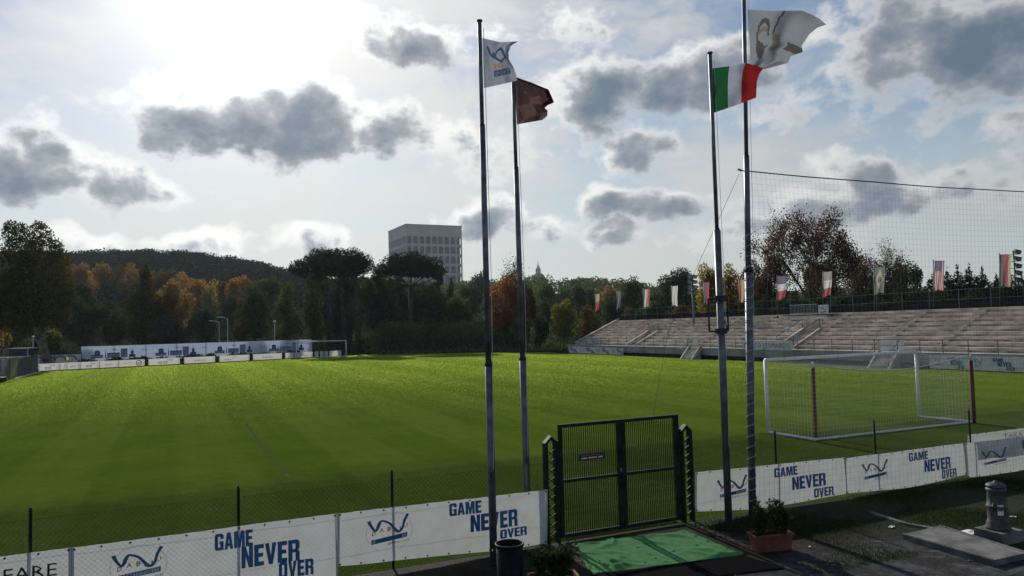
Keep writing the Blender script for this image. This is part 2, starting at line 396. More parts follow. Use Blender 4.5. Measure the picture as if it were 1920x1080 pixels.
# ------------------------------------------------------------------ ground, pitch, lines, forecourt
M_earth = mat('earth', (0.026, 0.032, 0.012), 1.0, 0.3, 0.15, 0.4, 3.0, spec=0.0)
def grassmat(name, c1, c2, stripe=0.0, sheen=0.5, nscale=0.35, r1=None, r2=None):
    m_ = bpy.data.materials.new(name); m_.use_nodes = True; t = m_.node_tree; h = G(t); p = t.nodes['Principled BSDF']
    geo = h.new('ShaderNodeNewGeometry').outputs['Position']
    def nz(vec, sc, de, ro=0.6):
        n = h.new('ShaderNodeTexNoise'); t.links.new(vec, n.inputs['Vector']); n.inputs['Scale'].default_value = sc
        n.inputs['Detail'].default_value = de; n.inputs['Roughness'].default_value = ro; return n.outputs['Fac']
    big = nz(geo, nscale, 4); fine = nz(geo, 22.0, 4, 0.75); mid = nz(geo, 2.2, 5, 0.7)
    a_ = h.v('DOT_PRODUCT', geo, tuple(VX), out=1)
    st = h.m('SINE', h.m('MULTIPLY', a_, 2*math.pi/4.2)); st = h.step(st, -0.25, 0.25)
    long_ = nz(h.v('ADD', h.v('SCALE', VX, h.m('MULTIPLY', a_, 1.0)), h.v('SCALE', UY, h.m('MULTIPLY', h.v('DOT_PRODUCT', geo, tuple(UY), out=1), 0.03))), 1.6, 4, 0.65)
    k = h.m('ADD', h.m('MULTIPLY', big, 0.45), h.m('MULTIPLY', mid, 0.45))
    k = h.m('ADD', k, h.m('MULTIPLY', h.m('SUBTRACT', fine, 0.5), 0.9))
    k = h.m('ADD', k, h.m('MULTIPLY', h.m('SUBTRACT', st, 0.5), stripe))
    k = h.m('ADD', k, h.m('MULTIPLY', h.m('SUBTRACT', long_, 0.5), stripe*3.0))
    kk = h.step(k, 0.15, 0.8); col = h.mixc(kk, (*c1, 1), (*c2, 1))
    if r1:                        # unmown strip behind the goal line, with a ragged transition
        dl = h.v('DOT_PRODUCT', h.v('SUBTRACT', geo, tuple(FO)), tuple(UY), out=1)
        e = h.m('ADD', dl, h.m('MULTIPLY', h.m('SUBTRACT', nz(geo, 1.3, 5, 0.7), 0.5), 3.5))
        col = h.mixc(h.step(e, gl_-2.0, gl_+2.2), h.mixc(kk, (*r1, 1), (*r2, 1)), col)
    t.links.new(col, p.inputs['Base Color'])
    p.inputs['Roughness'].default_value = 0.85; p.inputs['Specular IOR Level'].default_value = 0.0
    p.inputs['Sheen Weight'].default_value = sheen; p.inputs['Sheen Roughness'].default_value = 0.22
    t.links.new(h.mixc(1.0, col, (5.0, 4.6, 7.5, 1), 'MULTIPLY'), p.inputs['Sheen Tint'])
    b_ = h.new('ShaderNodeBump'); b_.inputs['Strength'].default_value = 0.8; b_.inputs['Distance'].default_value = 0.03
    t.links.new(nz(geo, 30.0, 5, 0.7), b_.inputs['Height']); t.links.new(b_.outputs[0], p.inputs['Normal'])
    MATS[name] = m_; return m_
gl_ = field(ground(545, 900))[1]             # distance fence -> goal line
M_pitch = grassmat('pitch_turf', (0.044, 0.078, 0.007), (0.086, 0.126, 0.015), 0.12, 0.5, 0.35, (0.028, 0.048, 0.008), (0.064, 0.092, 0.018))
# terrain: flat round the pitch, rising to the wooded hills
tb = MB(); NX, NY = 90, 60
Ys = [-60, 0] + [20*k for k in range(1, 9)] + [160 + 14*k for k in range(1, 28)] + [580, 640, 720, 850, 1000, 1300, 1800, 2600, 4000]
for y in Ys:
    for i in range(NX+1):
        x = (i/NX*2-1)*(160 + max(0, y)*1.35); z = gz(x, y) if y > 0 else 0.0
        tb.v.append((x, y, z-0.03))
for j in range(len(Ys)-1):
    for i in range(NX):
        q = j*(NX+1)+i; tb.f.append((q, q+1, q+NX+2, q+NX+1)); tb.m.append(0)
struct('ground', tb, M_earth, True)
ST_A = field(ground(1740, 692))[0]           # the stand's front line, along the goal line axis
far = [ground(62, 698), ground(330, 684.5), ground(590, 671.0), ground(645, 667.5), ground(700, 664), ground(830, 662.5), ground(960, 660.0), ground(1040, 660.5)]
stf = field(ground(1045, 660))[1]
pl = [fw_pt(-70, gl_, 0), fw_pt(ST_A, gl_, 0), fw_pt(ST_A, stf, 0)] + far[::-1] + [Vector((far[0].x-45, far[0].y-20, 0))]
struct('pitch', MB().add([(p.x, p.y, 0.0) for p in pl], [tuple(range(len(pl)))]), M_pitch)
struct('rough_grass_strip', MB().add([fw_pt(-60, -0.02, 0.0), fw_pt(-0.15, -0.02, 0.0), fw_pt(-0.15, 0.3, 0), fw_pt(2.55, 0.3, 0), fw_pt(2.55, -0.02, 0), fw_pt(ST_A, -0.02, 0), fw_pt(ST_A, gl_, 0), fw_pt(-60, gl_, 0)], [tuple(range(8))]), M_pitch)
M_line = mat('faded_line_paint', (0.070, 0.100, 0.036), 0.95, 0.08, 1.2, spec=0.0)
def line(a, b, wd, name='pitch_line'):
    a = Vector(a); b = Vector(b); n = (b-a).normalized().cross(Vector((0, 0, 1)))*wd/2
    mb = MB().add([a+n, b+n, b-n, a-n], [(0, 1, 2, 3)]); mb.v = [(x, y, 0.006) for x, y, z in mb.v]
    return struct(name, mb, M_line)
pa = field(ground(545, 900))[0]
line(fw_pt(pa, gl_+0.1), fw_pt(pa, gl_+13.5), 0.09)

# forecourt on this side of the fence
def forecourt_mat():
    m_ = bpy.data.materials.new('forecourt'); m_.use_nodes = True; t = m_.node_tree; h = G(t); p = t.nodes['Principled BSDF']
    geo = h.new('ShaderNodeNewGeometry').outputs['Position']
    def nz(sc, de, ro=0.6, vec=None):
        n = h.new('ShaderNodeTexNoise'); t.links.new(vec or geo, n.inputs['Vector']); n.inputs['Scale'].default_value = sc
        n.inputs['Detail'].default_value = de; n.inputs['Roughness'].default_value = ro; return n.outputs['Fac']
    asph = h.mixc(h.step(nz(2.0, 8, 0.7), 0.42, 0.62), (0.018, 0.018, 0.020, 1), (0.066, 0.068, 0.077, 1))
    asph = h.mixc(h.m('MULTIPLY', h.step(nz(5.5, 6, 0.75, h.v('MULTIPLY', geo, (0.5, 1.6, 1))), 0.54, 0.66), 0.7), asph, (0.15, 0.16, 0.18, 1))
    soil = h.mixc(h.step(nz(4.0, 6), 0.4, 0.6), (0.010, 0.008, 0.006, 1), (0.026, 0.020, 0.015, 1))
    grass = h.mixc(h.step(nz(18.0, 4, 0.7), 0.35, 0.65), (0.010, 0.017, 0.005, 1), (0.026, 0.040, 0.010, 1))
    soil = h.mixc(h.step(nz(0.9, 6), 0.50, 0.62), soil, grass)
    dist = h.v('DOT_PRODUCT', h.v('SUBTRACT', geo, tuple(FO)), tuple(UY), out=1)
    al = h.v('DOT_PRODUCT', h.v('SUBTRACT', geo, tuple(FO)), tuple(VX), out=1)
    e = h.m('ADD', dist, h.m('MULTIPLY', h.m('SUBTRACT', nz(1.1, 6), 0.5), 1.6))
    far_grass = h.step(al, 5.2, 6.2)
    soil = h.mixc(far_grass, soil, h.mixc(h.step(nz(1.6, 6), 0.36, 0.5), soil, grass))
    edge = h.m('ADD', -2.5, h.m('MULTIPLY', far_grass, -4.5))
    f_ = h.step(h.m('SUBTRACT', e, edge), -0.35, 0.35)
    t.links.new(h.mixc(f_, asph, soil), p.inputs['Base Color'])
    p.inputs['Roughness'].default_value = 0.85; p.inputs['Specular IOR Level'].default_value = 0.15
    b_ = h.new('ShaderNodeBump'); b_.inputs['Strength'].default_value = 0.9; b_.inputs['Distance'].default_value = 0.03
    t.links.new(nz(14.0, 8, 0.7), b_.inputs['Height']); t.links.new(b_.outputs[0], p.inputs['Normal'])
    return m_
struct('forecourt', MB().add([fw_pt(-40, -0.02, -0.004), fw_pt(-40, -45, -0.004), fw_pt(45, -45, -0.004), fw_pt(45, -0.02, -0.004)], [(0, 1, 2, 3)]), forecourt_mat())
# real grass blades in the rough strip and on the bank this side of the fence
def blades(name, label, region, n, hgt, wd, m_, seed):
    R_ = np.random.default_rng(seed); A = R_.uniform(region[0], region[1], n); B = R_.uniform(region[2], region[3], n)
    cl = 0.5 + 0.5*np.sin(A*2.1+np.sin(B*1.7)*2)*np.sin(B*2.6+np.cos(A*1.3)*2)
    if len(region) > 4:                      # ragged patches
        keep = (np.sin(A*1.9)+np.sin(B*2.3+A)+R_.normal(0, .6, n)) > region[4]; A, B, cl = A[keep], B[keep], cl[keep]; n = len(A)
    X = FO.x + VX.x*A + UY.x*B; Y = FO.y + VX.y*A + UY.y*B
    h_ = hgt*(0.45+0.9*R_.random(n))*(0.6+0.7*cl); an = R_.uniform(0, 2*np.pi, n); le = R_.uniform(0.2, 0.9, n)*h_; ld_ = R_.uniform(0, 2*np.pi, n)
    V = np.zeros((n, 3, 3)); dx = np.cos(an)*wd/2; dy = np.sin(an)*wd/2
    V[:, 0] = np.stack([X-dx, Y-dy, np.zeros(n)-0.004], 1); V[:, 1] = np.stack([X+dx, Y+dy, np.zeros(n)-0.004], 1)
    V[:, 2] = np.stack([X+np.cos(ld_)*le, Y+np.sin(ld_)*le, h_], 1)
    tint = np.repeat(np.clip(R_.normal(0.45, 0.22, n)*0.7+cl*0.3, 0, 1), 3)
    return tag(link(name, np_mesh(name, V.reshape(-1, 3), np.arange(3*n).reshape(-1, 3), m_, tint)), label, 'grass', kind='stuff')
M_blade = leafmat('grass_blade', (0.030, 0.052, 0.008), (0.075, 0.108, 0.016), 0.4, 1.4, (0.14, 0.14, 0.05))
blades('grass', 'rough dark grass between fence and goal line', (-9.5, 13, 0.1, gl_-0.4), 150000, 0.032, 0.010, M_blade, 1)
blades('grass', 'thin scruffy grass on the bank this side of banners', (2.6, 13, -3.4, -0.15, 0.4), 60000, 0.045, 0.011, leafmat('bank_blade', (0.014, 0.024, 0.006), (0.040, 0.060, 0.014), 0.3, 1.3, (0.09, 0.085, 0.035)), 2)

# mown pitch grass: short standing blades, backlit by the low sun (coarser where they are far)
def pitch_blades(n, seed):
    R_ = np.random.default_rng(seed); Y = 26+102*R_.random(n)**1.6; X = (R_.random(n)*2-1)*0.80*Y
    px_, py_ = np.array([p.x for p in pl]), np.array([p.y for p in pl]); ins = np.zeros(n, bool); j = len(pl)-1
    for i in range(len(pl)):
        c_ = ((py_[i] > Y) != (py_[j] > Y)) & (X < (px_[j]-px_[i])*(Y-py_[i])/(py_[j]-py_[i]+1e-12)+px_[i]); ins ^= c_; j = i
    ins &= R_.random(n) < np.clip((Y-26)/34.0, 0, 1)**1.3
    X, Y = X[ins], Y[ins]; n = len(X)
    a_ = X*VX.x+Y*VX.y; lay = np.sign(np.sin(a_*2*np.pi/9.0))*0.35           # mower's lay alternates
    h_ = (0.00040*Y)*R_.uniform(.6, 1.3, n); w_ = (0.00031*Y)*R_.uniform(.7, 1.3, n); an = R_.uniform(0, 2*np.pi, n)
    dx, dy = np.cos(an)*w_/2, np.sin(an)*w_/2; lx = R_.normal(0, .5, n)*h_+UY.x*lay*h_; ly = R_.normal(0, .5, n)*h_+UY.y*lay*h_
    V = np.zeros((n, 3, 3)); z0 = np.full(n, -.002)
    V[:, 0] = np.stack([X-dx, Y-dy, z0], 1); V[:, 1] = np.stack([X+dx, Y+dy, z0], 1); V[:, 2] = np.stack([X+lx, Y+ly, h_], 1)
    big = np.sin(X*.35+np.sin(Y*.21)*2)*np.sin(Y*.27+np.cos(X*.19)*2)
    tint = np.repeat(np.clip(R_.normal(.48, .06, n)+.12*big, 0, 1), 3)
    m_ = leafmat('mown_blade', (0.080, 0.112, 0.016), (0.125, 0.160, 0.032), 0.78, 4.4, (0.19, 0.19, 0.05))
    tag(link('pitch_grass', np_mesh('pitch_grass', V.reshape(-1, 3), np.arange(3*n).reshape(-1, 3), m_, tint)), 'short mown grass of the playing pitch', 'grass', kind='stuff')
pitch_blades(1500000, 77)

# ------------------------------------------------------------------ fence line, banners, gate
RZ = TH
def chain(mb, s0, s1, h, sp, r, zt=0.02):
    """two families of diagonal wires"""
    L = s1-s0; k = int((L+h)/sp)
    for sg in (1, -1):
        for i in range(k+1):
            a = s0 - h + i*sp; lo = max(0, s0-a); hi = min(h, s1-a)
            if hi-lo < 0.05: continue
            p, q = (a+lo, lo), (a+hi, hi)
            if sg < 0: p, q = (s0+s1-p[0], p[1]), (s0+s1-q[0], q[1])
            mb.tube([(p[0], sg*0.004, p[1]+zt), (q[0], sg*0.004, q[1]+zt)], r, 3, False)
FH = 1.52
def make_fence(label, s0, s1, posts):
    t = thing('chain_link_fence', label, 'fence', FO, RZ, 'chain-link fences behind the banners')
    pm = MB().lathe([(0.021, -0.02), (0.021, FH-0.02), (0.016, FH+0.01), (0.006, FH+0.02)], 8).mesh('post', M_green, True)
    for s in posts: link('post', pm, t, (s, 0, 0))
    mb = MB(); chain(mb, s0, s1, 1.35, 0.075, 0.0021); tag(mb.build('wire_mesh', M_green, t), kind='stuff')
    for z in (0.35, 0.9, 1.38): MB().tube([(s0, -0.012, z), (s1, -0.012, z)], 0.0025, 4).build('tension_wire', M_green, t)
    return t
pL = [fence(x, y)[0] for x, y in ((57, 985), (447, 950), (735, 915))]
step_ = (pL[2]-pL[0])/2
pR = [fence(x, y)[0] for x, y in ((1454, 840), (1640, 820), (1818, 800))]
GL0 = fence(1034, 920)[0]; GR0 = fence(1287, 890)[0]
make_fence('low green chain-link fence left of the gate', pL[0]-2*step_, GL0-0.12, [pL[0]-2*step_, pL[0]-step_] + pL)
make_fence('low green chain-link fence right of the gate, towards the drinking fountain', GR0+0.12, pR[2]+5, pR + [pR[2]+2.3, pR[2]+4.6])

def banner(label, tl, tr, bl, br, prints, seed, name='banner', yoff=-0.075, sag=0.02, eyes=True, P0=None, frame=None, mt=None, group='banners tied along the near fence', bulge=0.0, drop=0.0):
    """cloth sheet between four corners (s, z) in the fence plane, with flat prints following its waves"""
    R_ = random.Random(seed); ph = [R_.uniform(0, 6.28) for _ in range(4)]
    cx, cz = (tl[0]+tr[0])/2, min(bl[1], br[1])
    org, rz = (FO, RZ) if frame is None else frame
    o = org + Matrix.Rotation(rz, 3, 'Z') @ Vector((cx, yoff, 0)); o.z = cz
    t = thing(name, label, 'banner', o, rz, group)
    zlo = min(bl[1], br[1])-drop; zhi = max(tl[1], tr[1]); sq = (zhi+0.002)/(zhi-zlo) if zlo < 0.02 and frame is None else None
    def pos(s, z, off=0.0):
        if sq: z = -0.002+(z-zlo)*sq            # the hem hangs just clear of the ground
        yy = 0.010*math.sin(s*2.3+ph[0]) + 0.008*math.sin(s*5.1+z*3+ph[1]) + 0.006*math.sin(z*6+ph[2]+s)
        if bulge: yy -= bulge*math.sin(max(0, min(1, (s-tl[0])/(tr[0]-tl[0])))*math.pi)
        return Vector((s-cx, yy-off, z-cz))
    def fn(u, v):
        s = (bl[0]*(1-u)+br[0]*u)*(1-v) + (tl[0]*(1-u)+tr[0]*u)*v
        z = (bl[1]*(1-u)+br[1]*u)*(1-v) + (tl[1]*(1-u)+tr[1]*u)*v
        z -= drop*math.sin(u*math.pi)*(1-v)
        z += sag*(1-v)*math.sin(u*9+ph[3])*0.5 - 0.006*v*abs(math.sin(u*math.pi*12))
        return pos(s, z)
    n = max(10, int((tr[0]-tl[0])*10))
    MB().sheet(fn, n, 12).build('cloth', mt or M_banner, t, True)
    if eyes:
        mb = MB()
        k = max(4, int((tr[0]-tl[0])/0.33))
        for i in range(k+1):
            for v in (0.03, 0.97):
                p = fn(min(0.99, max(0.01, i/k)), v); mb.lathe([(0.016, 0), (0.016, 0.006)], 6)
                for j in range(12): q = mb.v[-12+j]; mb.v[-12+j] = (p.x+q[0], p.y-0.004-q[2], p.z+q[1])
        tag(mb.build('eyelets', M_dark, t), kind='stuff')
        for u in (0.004, 0.996):
            hem = MB().sheet(lambda a, b: fn(min(1, max(0, u+(a-0.5)*0.014*2.4/(tr[0]-tl[0]))), b)+Vector((0, -0.005, 0)), 1, 12); hem.build('hem', M_pale, t, True)
    for (nm, m_, polys) in prints:
        mb = MB()
        for pol in polys:
            if isinstance(pol, tuple): mb.add([pos(x, z, 0.009) for x, z in pol[0]], pol[1])
            else: mb.add([pos(x, z, 0.009) for x, z in pol], [tuple(range(len(pol)))])
        o_ = mb.build(nm, m_, t)
        if nm.endswith('lettering'): o_['kind'] = 'stuff'
    return t
def boxmap(pls, bl, tr):
    w_, h_ = tr[0]-bl[0], tr[1]-bl[1]
    return [[(bl[0]+x*w_, bl[1]+y*h_) for x, y in p] for p in pls]
def ftext(txt, bl, br, h, off=0.0):
    """font text along the line bl -> br with cap height h (parent units)"""
    V, F_ = font_text(txt, off); dx, dy = br[0]-bl[0], br[1]-bl[1]
    return ([(bl[0]+dx*x, bl[1]+dy*x+h*y) for x, y in V], F_)
def letters(txt, bl, tr):
    ps = boxmap(block_text(txt), bl, tr); out = []; i = 0
    for ch in txt: n = len(GL[ch][1]); out.append(ps[i:i+n]); i += n
    return out
def slogan(pts, conv, m_=None):
    return [('slogan_letter', m_ or M_blue, q) for txt, a, b in zip(('GAME', 'NEVER', 'OVER'), pts[0::2], pts[1::2]) for q in letters(txt, conv(*a), conv(*b))]
def logo(bl, tr, ring=True, cap=True):
    W_ = smooth_line([(.017, .86), (.086, .675), (.17, .53), (.224, .58), (.276, .75), (.345, .82), (.517, .72), (.655, .505), (.74, .415), (.83, .505), (.88, .733), (.97, .957)], 4)
    ws = [0.044 - 0.014*abs(math.sin(i*0.21)) for i in range(len(W_))]
    w_, h_ = tr[0]-bl[0], tr[1]-bl[1]; mp = lambda x, y: (bl[0]+x*w_, bl[1]+y*h_)
    pr = [('logo_stroke', M_blue, boxmap(ribbon(W_, ws), bl, tr))]
    bar = [(.075, .11), (.95, .216), (.955, .37), (.075, .247)]
    pr.append(('logo_bar', M_blue, boxmap([bar], bl, tr)))
    lt = []
    for ch, x, y in (('D', .10, .37), ('A', .28, .45), ('B', .47, .46), ('L', .63, .42), ('I', .765, .43), ('U', .86, .50)):
        lt.append(ftext(ch, mp(x, y), mp(x+(.10 if ch != 'I' else .03), y+0.02), h_*0.14, 0.02))
    pr += [('logo_letter', M_orange, [q]) for q in lt]
    if ring:
        rp = [(.517+.56*math.cos(a), .447+.62*math.sin(a)) for a in [math.radians(-60+k*8) for k in range(39)]]
        pr.append(('logo_ring', M_pale, boxmap(ribbon(rp, [0.005]*len(rp)), bl, tr)))
    V, F_ = ftext('SPORT&BENESSERE', (0.10, .132), (.93, .232), .105, 0.03)
    pr.append(('bar_lettering', M_pwhite, [([mp(*q) for q in V], F_)]))
    if cap:
        V, F_ = ftext('dabliu.com', (.46, .03), (.99, .09), .085); pr.append(('address_lettering', M_ink, [([mp(*q) for q in V], F_)]))
    return pr
def bar_forward(t):               # lettering on the bar sits a hair in front of it
    for ch in t.children:
        if ch.name.startswith('bar_lettering'): ch.location.y = -0.004
    return t
f_ = fence
bA_r = f_(134, 1024); bA_b = (bA_r[0], -0.03)
vA = ftext('WELFARE', (f_(-95, 1105)[0], f_(-95, 1105)[1]), (f_(108, 1082)[0], f_(-95, 1105)[1]), 0.17)
banner('white banner ending in black capitals at the far left', (bA_r[0]-2.6, bA_r[1]), bA_r, (bA_r[0]-2.6, -0.03), bA_b, [('black_lettering', M_ink, [vA])], 1)
tB = banner('white banner with blue slogan between two left fence seams', f_(135.2, 1024), f_(630.3, 960.5), (f_(135.2, 1024)[0], 0.0), (f_(630.3, 960.5)[0], 0.0),
       logo(f_(211, 1094), f_(306, 1018)) + slogan([(402, 1030), (473, 990), (452, 1063), (560, 1008), (522, 1083), (586, 1043)], f_), 2)
tC = banner('white banner with full round logo, left of the gate behind two flagpoles', f_(630.8, 960.5), f_(1023, 917), f_(630.8, 1067), f_(1023, 1027),
       logo(f_(688.5, 1034), f_(764, 959)) + slogan([(839.6, 969.4), (898, 936), (879, 1002), (966, 955), (934, 1016), (984, 990)], f_), 3, drop=.03)
tD = banner('white slogan banner directly right of the gate', f_(1299, 884), f_(1578.2, 858), f_(1300, 973), f_(1582.5, 938),
       logo(f_(1342, 949), f_(1394, 889)) + slogan([(1446.7, 900), (1489.4, 873.6), (1480.5, 928.6), (1542, 891), (1522, 946.7), (1557, 921)], f_), 4, drop=.10)
tE = banner('white slogan banner second to the right of the gate', f_(1578.6, 858), f_(1801.6, 830), f_(1582.9, 938), f_(1807.5, 902),
       logo(f_(1613, 914), f_(1658, 860)) + slogan([(1697.8, 869), (1732.8, 845), (1728, 894), (1776, 859.7), (1761, 910), (1788, 886)], f_), 5, drop=.09)
sF = f_(1802, 830)
tF = banner('slack bulging white banner behind the drinking fountain', sF, (sF[0]+3.2, sF[1]), (sF[0]+0.05, f_(1808, 902)[1]), (sF[0]+3.2, f_(1808, 902)[1]),
       logo(f_(1832, 880), f_(1873, 836)) + slogan([(1905, 842.5), (1935, 820), (1932, 868), (1978, 832), (1962, 880), (1990, 857)], f_), 6, bulge=0.10)
for t_ in (tB, tC, tD, tE, tF): bar_forward(t_)
sG = f_(1822, 816)
tG = banner('upper white banner strip on the back of fence above slack banner', sG, (sG[0]+3.4, sG[1]), (sG[0], sG[1]-0.45), (sG[0]+3.4, sG[1]-0.45),
       [('blue_lettering', M_blue, [ftext('TAKA', (f_(1888, 823)[0], sG[1]-0.20), (f_(1926, 818)[0], sG[1]-0.20), 0.11)])], 7, yoff=0.10)

# gate: two leaves on lattice posts
gl0, gr0 = fence(1049, 900)[0], fence(1274, 880)[0]; gm = fence(1166, 890)[0]
GZ0, GZ1 = 0.06, fence(1048, 796)[1]
bar_me = MB().box((0, 0, 0), (0.014, 0.006, GZ1-GZ0-0.06)).mesh('bar', M_green)
def leaf(label, a, b, inner):
    t = thing('gate_leaf', label, 'gate', FO + VX*a, RZ, 'two leaves of the green gate')
    wd = b-a; st = 0.075 if inner == 'r' else 0.09
    lw, rw = (0.07, 0.085) if inner == 'r' else (0.085, 0.10)
    MB().bbox((0.004, -0.03, GZ0), (lw, 0.03, GZ1)).build('stile', M_green, t)
    MB().bbox((wd-rw, -0.03, GZ0), (wd-0.004, 0.03, GZ1)).build('stile', M_green, t)
    for z, hh in ((GZ1-0.03, 0.06), (GZ0+0.03, 0.06), (GZ0+0.97, 0.055)):
        MB().bbox((lw+0.001, -0.027, z-hh/2), (wd-rw-0.001, 0.027, z+hh/2)).build('rail', M_green, t)
    n = 25
    for i in range(n):
        x = lw + (wd-lw-rw)*(i+1)/(n+1)
        link('bar', bar_me, t, (x, -0.006, (GZ0+GZ1)/2))
    mb = MB(); k = 17
    for i in range(k):
        z = GZ0 + 0.06 + (GZ1-GZ0-0.12)*(i+0.5)/k; mb.tube([(lw-0.01, 0.004, z), (wd-rw+0.01, 0.004, z)], 0.0028, 4)
    tag(mb.build('cross_wires', M_steel, t), kind='stuff')
    if inner == 'r':
        x0, z0 = fence(1083, 864)[0]-a, fence(1083, 864)[1]; x1, z1 = fence(1131, 850)[0]-a, fence(1131, 849)[1]+0.0
        sg = MB().bbox((x0, -0.05, z0), (x1, -0.038, z0+0.125)).build('notice_plate', M_ink, t)
        mb = MB(); R_ = random.Random(4); x = x0+0.05
        while x < x1-0.07:
            l_ = R_.uniform(0.012, 0.03); mb.bbox((x, -0.0535, z0+0.03), (x+l_, -0.0505, z0+0.05+R_.uniform(0, 0.008))); x += l_+0.008+(0.02 if R_.random() < .25 else 0)
        mb.build('small_lettering', M_pwhite, sg)
        MB().bbox((x0+0.07, -0.0535, z0+0.078), (x1-0.1, -0.0505, z0+0.093)).build('red_print', M_pink, sg)
        for x in (x0+0.02, x1-0.02): MB().box((x, -0.053, z0+0.105), (0.018, 0.006, 0.018)).build('bolt', M_steel, sg)
        MB().bbox((wd-rw-0.03, -0.045, GZ0+1.04), (wd-rw+0.02, -0.031, GZ0+1.16)).build('lock_box', M_green, t)
        MB().box((wd-0.04, -0.045, GZ0+1.06), (0.045, 0.03, 0.07)).build('padlock', M_steel, t)
    for z in (GZ0+0.35, GZ1-0.4): MB().bbox((-0.07 if inner == 'r' else wd, -0.02, z), (0.0 if inner == 'r' else wd+0.05, 0.02, z+0.12)).build('hinge', M_green, t)
    return t
leaf('left gate leaf of dark green bars with small black notice', gl0, gm, 'r')
leaf('right gate leaf of dark green bars beside padlock', gm+0.004, gr0, 'l')
def gate_post(label, s, zt):
    t = thing('gate_post', label, 'post', FO + VX*s, RZ, 'lattice posts of the gate')
    w2 = 0.10
    for sx in (-1, 1): MB().bbox((sx*w2-0.028, -0.055, 0), (sx*w2+0.028, 0.055, zt-0.12)).build('side_plate', M_green, t)
    MB().prism([(-0.13, zt-0.12), (0, zt), (0.13, zt-0.12), (0.072, zt-0.12), (0, zt-0.06), (-0.072, zt-0.12)], (0, -0.055, 0), (1, 0, 0), (0, 0, 1), (0, 0.11, 0)).build('pointed_cap', M_green, t)
    MB().add([(-0.13, -0.057, zt-0.115), (-0.13, 0.057, zt-0.115), (0, 0.057, zt+0.005), (0, -0.057, zt+0.005), (-0.13, -0.057, zt-0.118), (-0.13, 0.057, zt-0.118), (0, 0.057, zt+0.002), (0, -0.057, zt+0.002)],
             [(0, 1, 2, 3), (7, 6, 5, 4), (0, 3, 7, 4), (1, 5, 6, 2), (0, 4, 5, 1), (3, 2, 6, 7)]).build('pale_cap_edge', mat('cap_edge_grey', (.16, .18, .18), .7, spec=.2), t)  # thin paler strip along the left slope of the cap
    k = 10
    for i in range(k):
        z = 0.08 + (zt-0.28)*i/k; dz = (zt-0.28)/k
        MB().tube([(-0.072, 0.02, z), (0.072, -0.02, z+dz*0.72)], 0.011, 5).build('lattice_rod', M_green, t)
        MB().tube([(-0.072, 0.03, z+dz*0.72), (0.072, 0.03, z)], 0.009, 5).build('lattice_rod', M_green, t)
    return t
gate_post('lattice gate post with pointed cap on the left', fence(1034, 920)[0], fence(1034, 817)[1])
gate_post('lattice gate post with pointed cap on the right', fence(1287, 890)[0], fence(1284, 796)[1])

# ------------------------------------------------------------------ poles and flags
def pole(name, label, px, py, tx, ty, r, group, joints=(), rtop=None, mt=None, halyard=True):
    b = ground(px, py); Y = b.y; top = at(tx, ty, Y); t = thing(name, label, 'flagpole', b, 0, group)
    L = top-b; rt = rtop or r*0.55
    cuts = [0.0] + list(joints) + [1.0]; nseg = len(cuts)-1
    for i in range(nseg):
        ra = r + (rt-r)*(i/max(1, nseg-1)) if nseg > 1 else r
        MB().tube([L*cuts[i], L*cuts[i+1]], ra, 12).build('pole_section', mt or M_steel, t, True)
        if i: MB().tube([L*cuts[i]-L*0.004, L*cuts[i]+L*0.004], ra*1.35, 12).build('joint_collar', M_dark, t, True)
    MB().tube([L, L*1.002], rt*1.5, 10).build('cap', M_dark, t)
    MB().box((L*0.16)+Vector((0, -r, 0)), (0.03, 0.03, 0.10)).build('cleat', M_dark, t)
    if halyard:
        off = Vector((rt+0.03, -0.03, 0)); pts = [L*0.17+Vector((r*0.6, -r, 0)), L*0.5+off*1.3, L*0.985+off]
        MB().tube(pts, 0.005, 4).build('halyard', M_rope, t)
    return t, b, L
P1, b1, L1 = pole('flagpole', 'leftmost grey flagpole, beside the black bin', 926, 1058, 899, 40, 0.062, 'flagpoles by the gate', (0.36, 0.80))
P2, b2, L2 = pole('flagpole', 'second grey flagpole from the left, behind potted shrub', 991, 1003, 962, 150, 0.062, 'flagpoles by the gate', (0.38, 0.8))
P3, b3, L3 = pole('flagpole', 'grey flagpole with bolted square bracket, right of the gate', 1367, 992, 1331, 100, 0.066, 'flagpoles by the gate', (0.62,))
P4, b4, L4 = pole('net_pole', 'tall dark pole wrapped in white cord carrying the ball net', 1411, 972, 1394, -40, 0.072, 'flagpoles by the gate', (0.45, 0.66))
# bracket on the third pole
k0 = (992-628)/(992-100.0); k1 = (992-567)/(992-100.0)
c0, c1 = L3*k0, L3*k1
br = P3
for c in (c0, c1):
    MB().tube([c-Vector((0, 0, .05)), c+Vector((0, 0, .05))], 0.115, 10).build('bracket_clamp', M_dark, br)
    MB().tube([c+Vector((-0.22, -0.02, 0)), c+Vector((0.13, -0.02, 0))], 0.018, 6).build('bracket_bar', M_dark, br)
for x in (-0.22, 0.13):
    MB().tube([c0+Vector((x, -0.02, 0)), c1+Vector((x, -0.02, 0))], 0.018, 6).build('bracket_bar', M_dark, br)
MB().tube([c0+Vector((0.13, -0.02, 0)), (c0+c1)/2+Vector((0, 0.0, 0.05))], 0.014, 6).build('bracket_brace', M_dark, br)
# cord wound round the net pole
pts = []
for i in range(500):
    a = i/499; p = L4*(0.02+0.50*a); q = a*26*2*math.pi; pts.append(p + Vector((math.cos(q)*0.082, math.sin(q)*0.082, 0)))
MB().tube(pts, 0.006, 4).build('wound_cord', M_rope, P4)

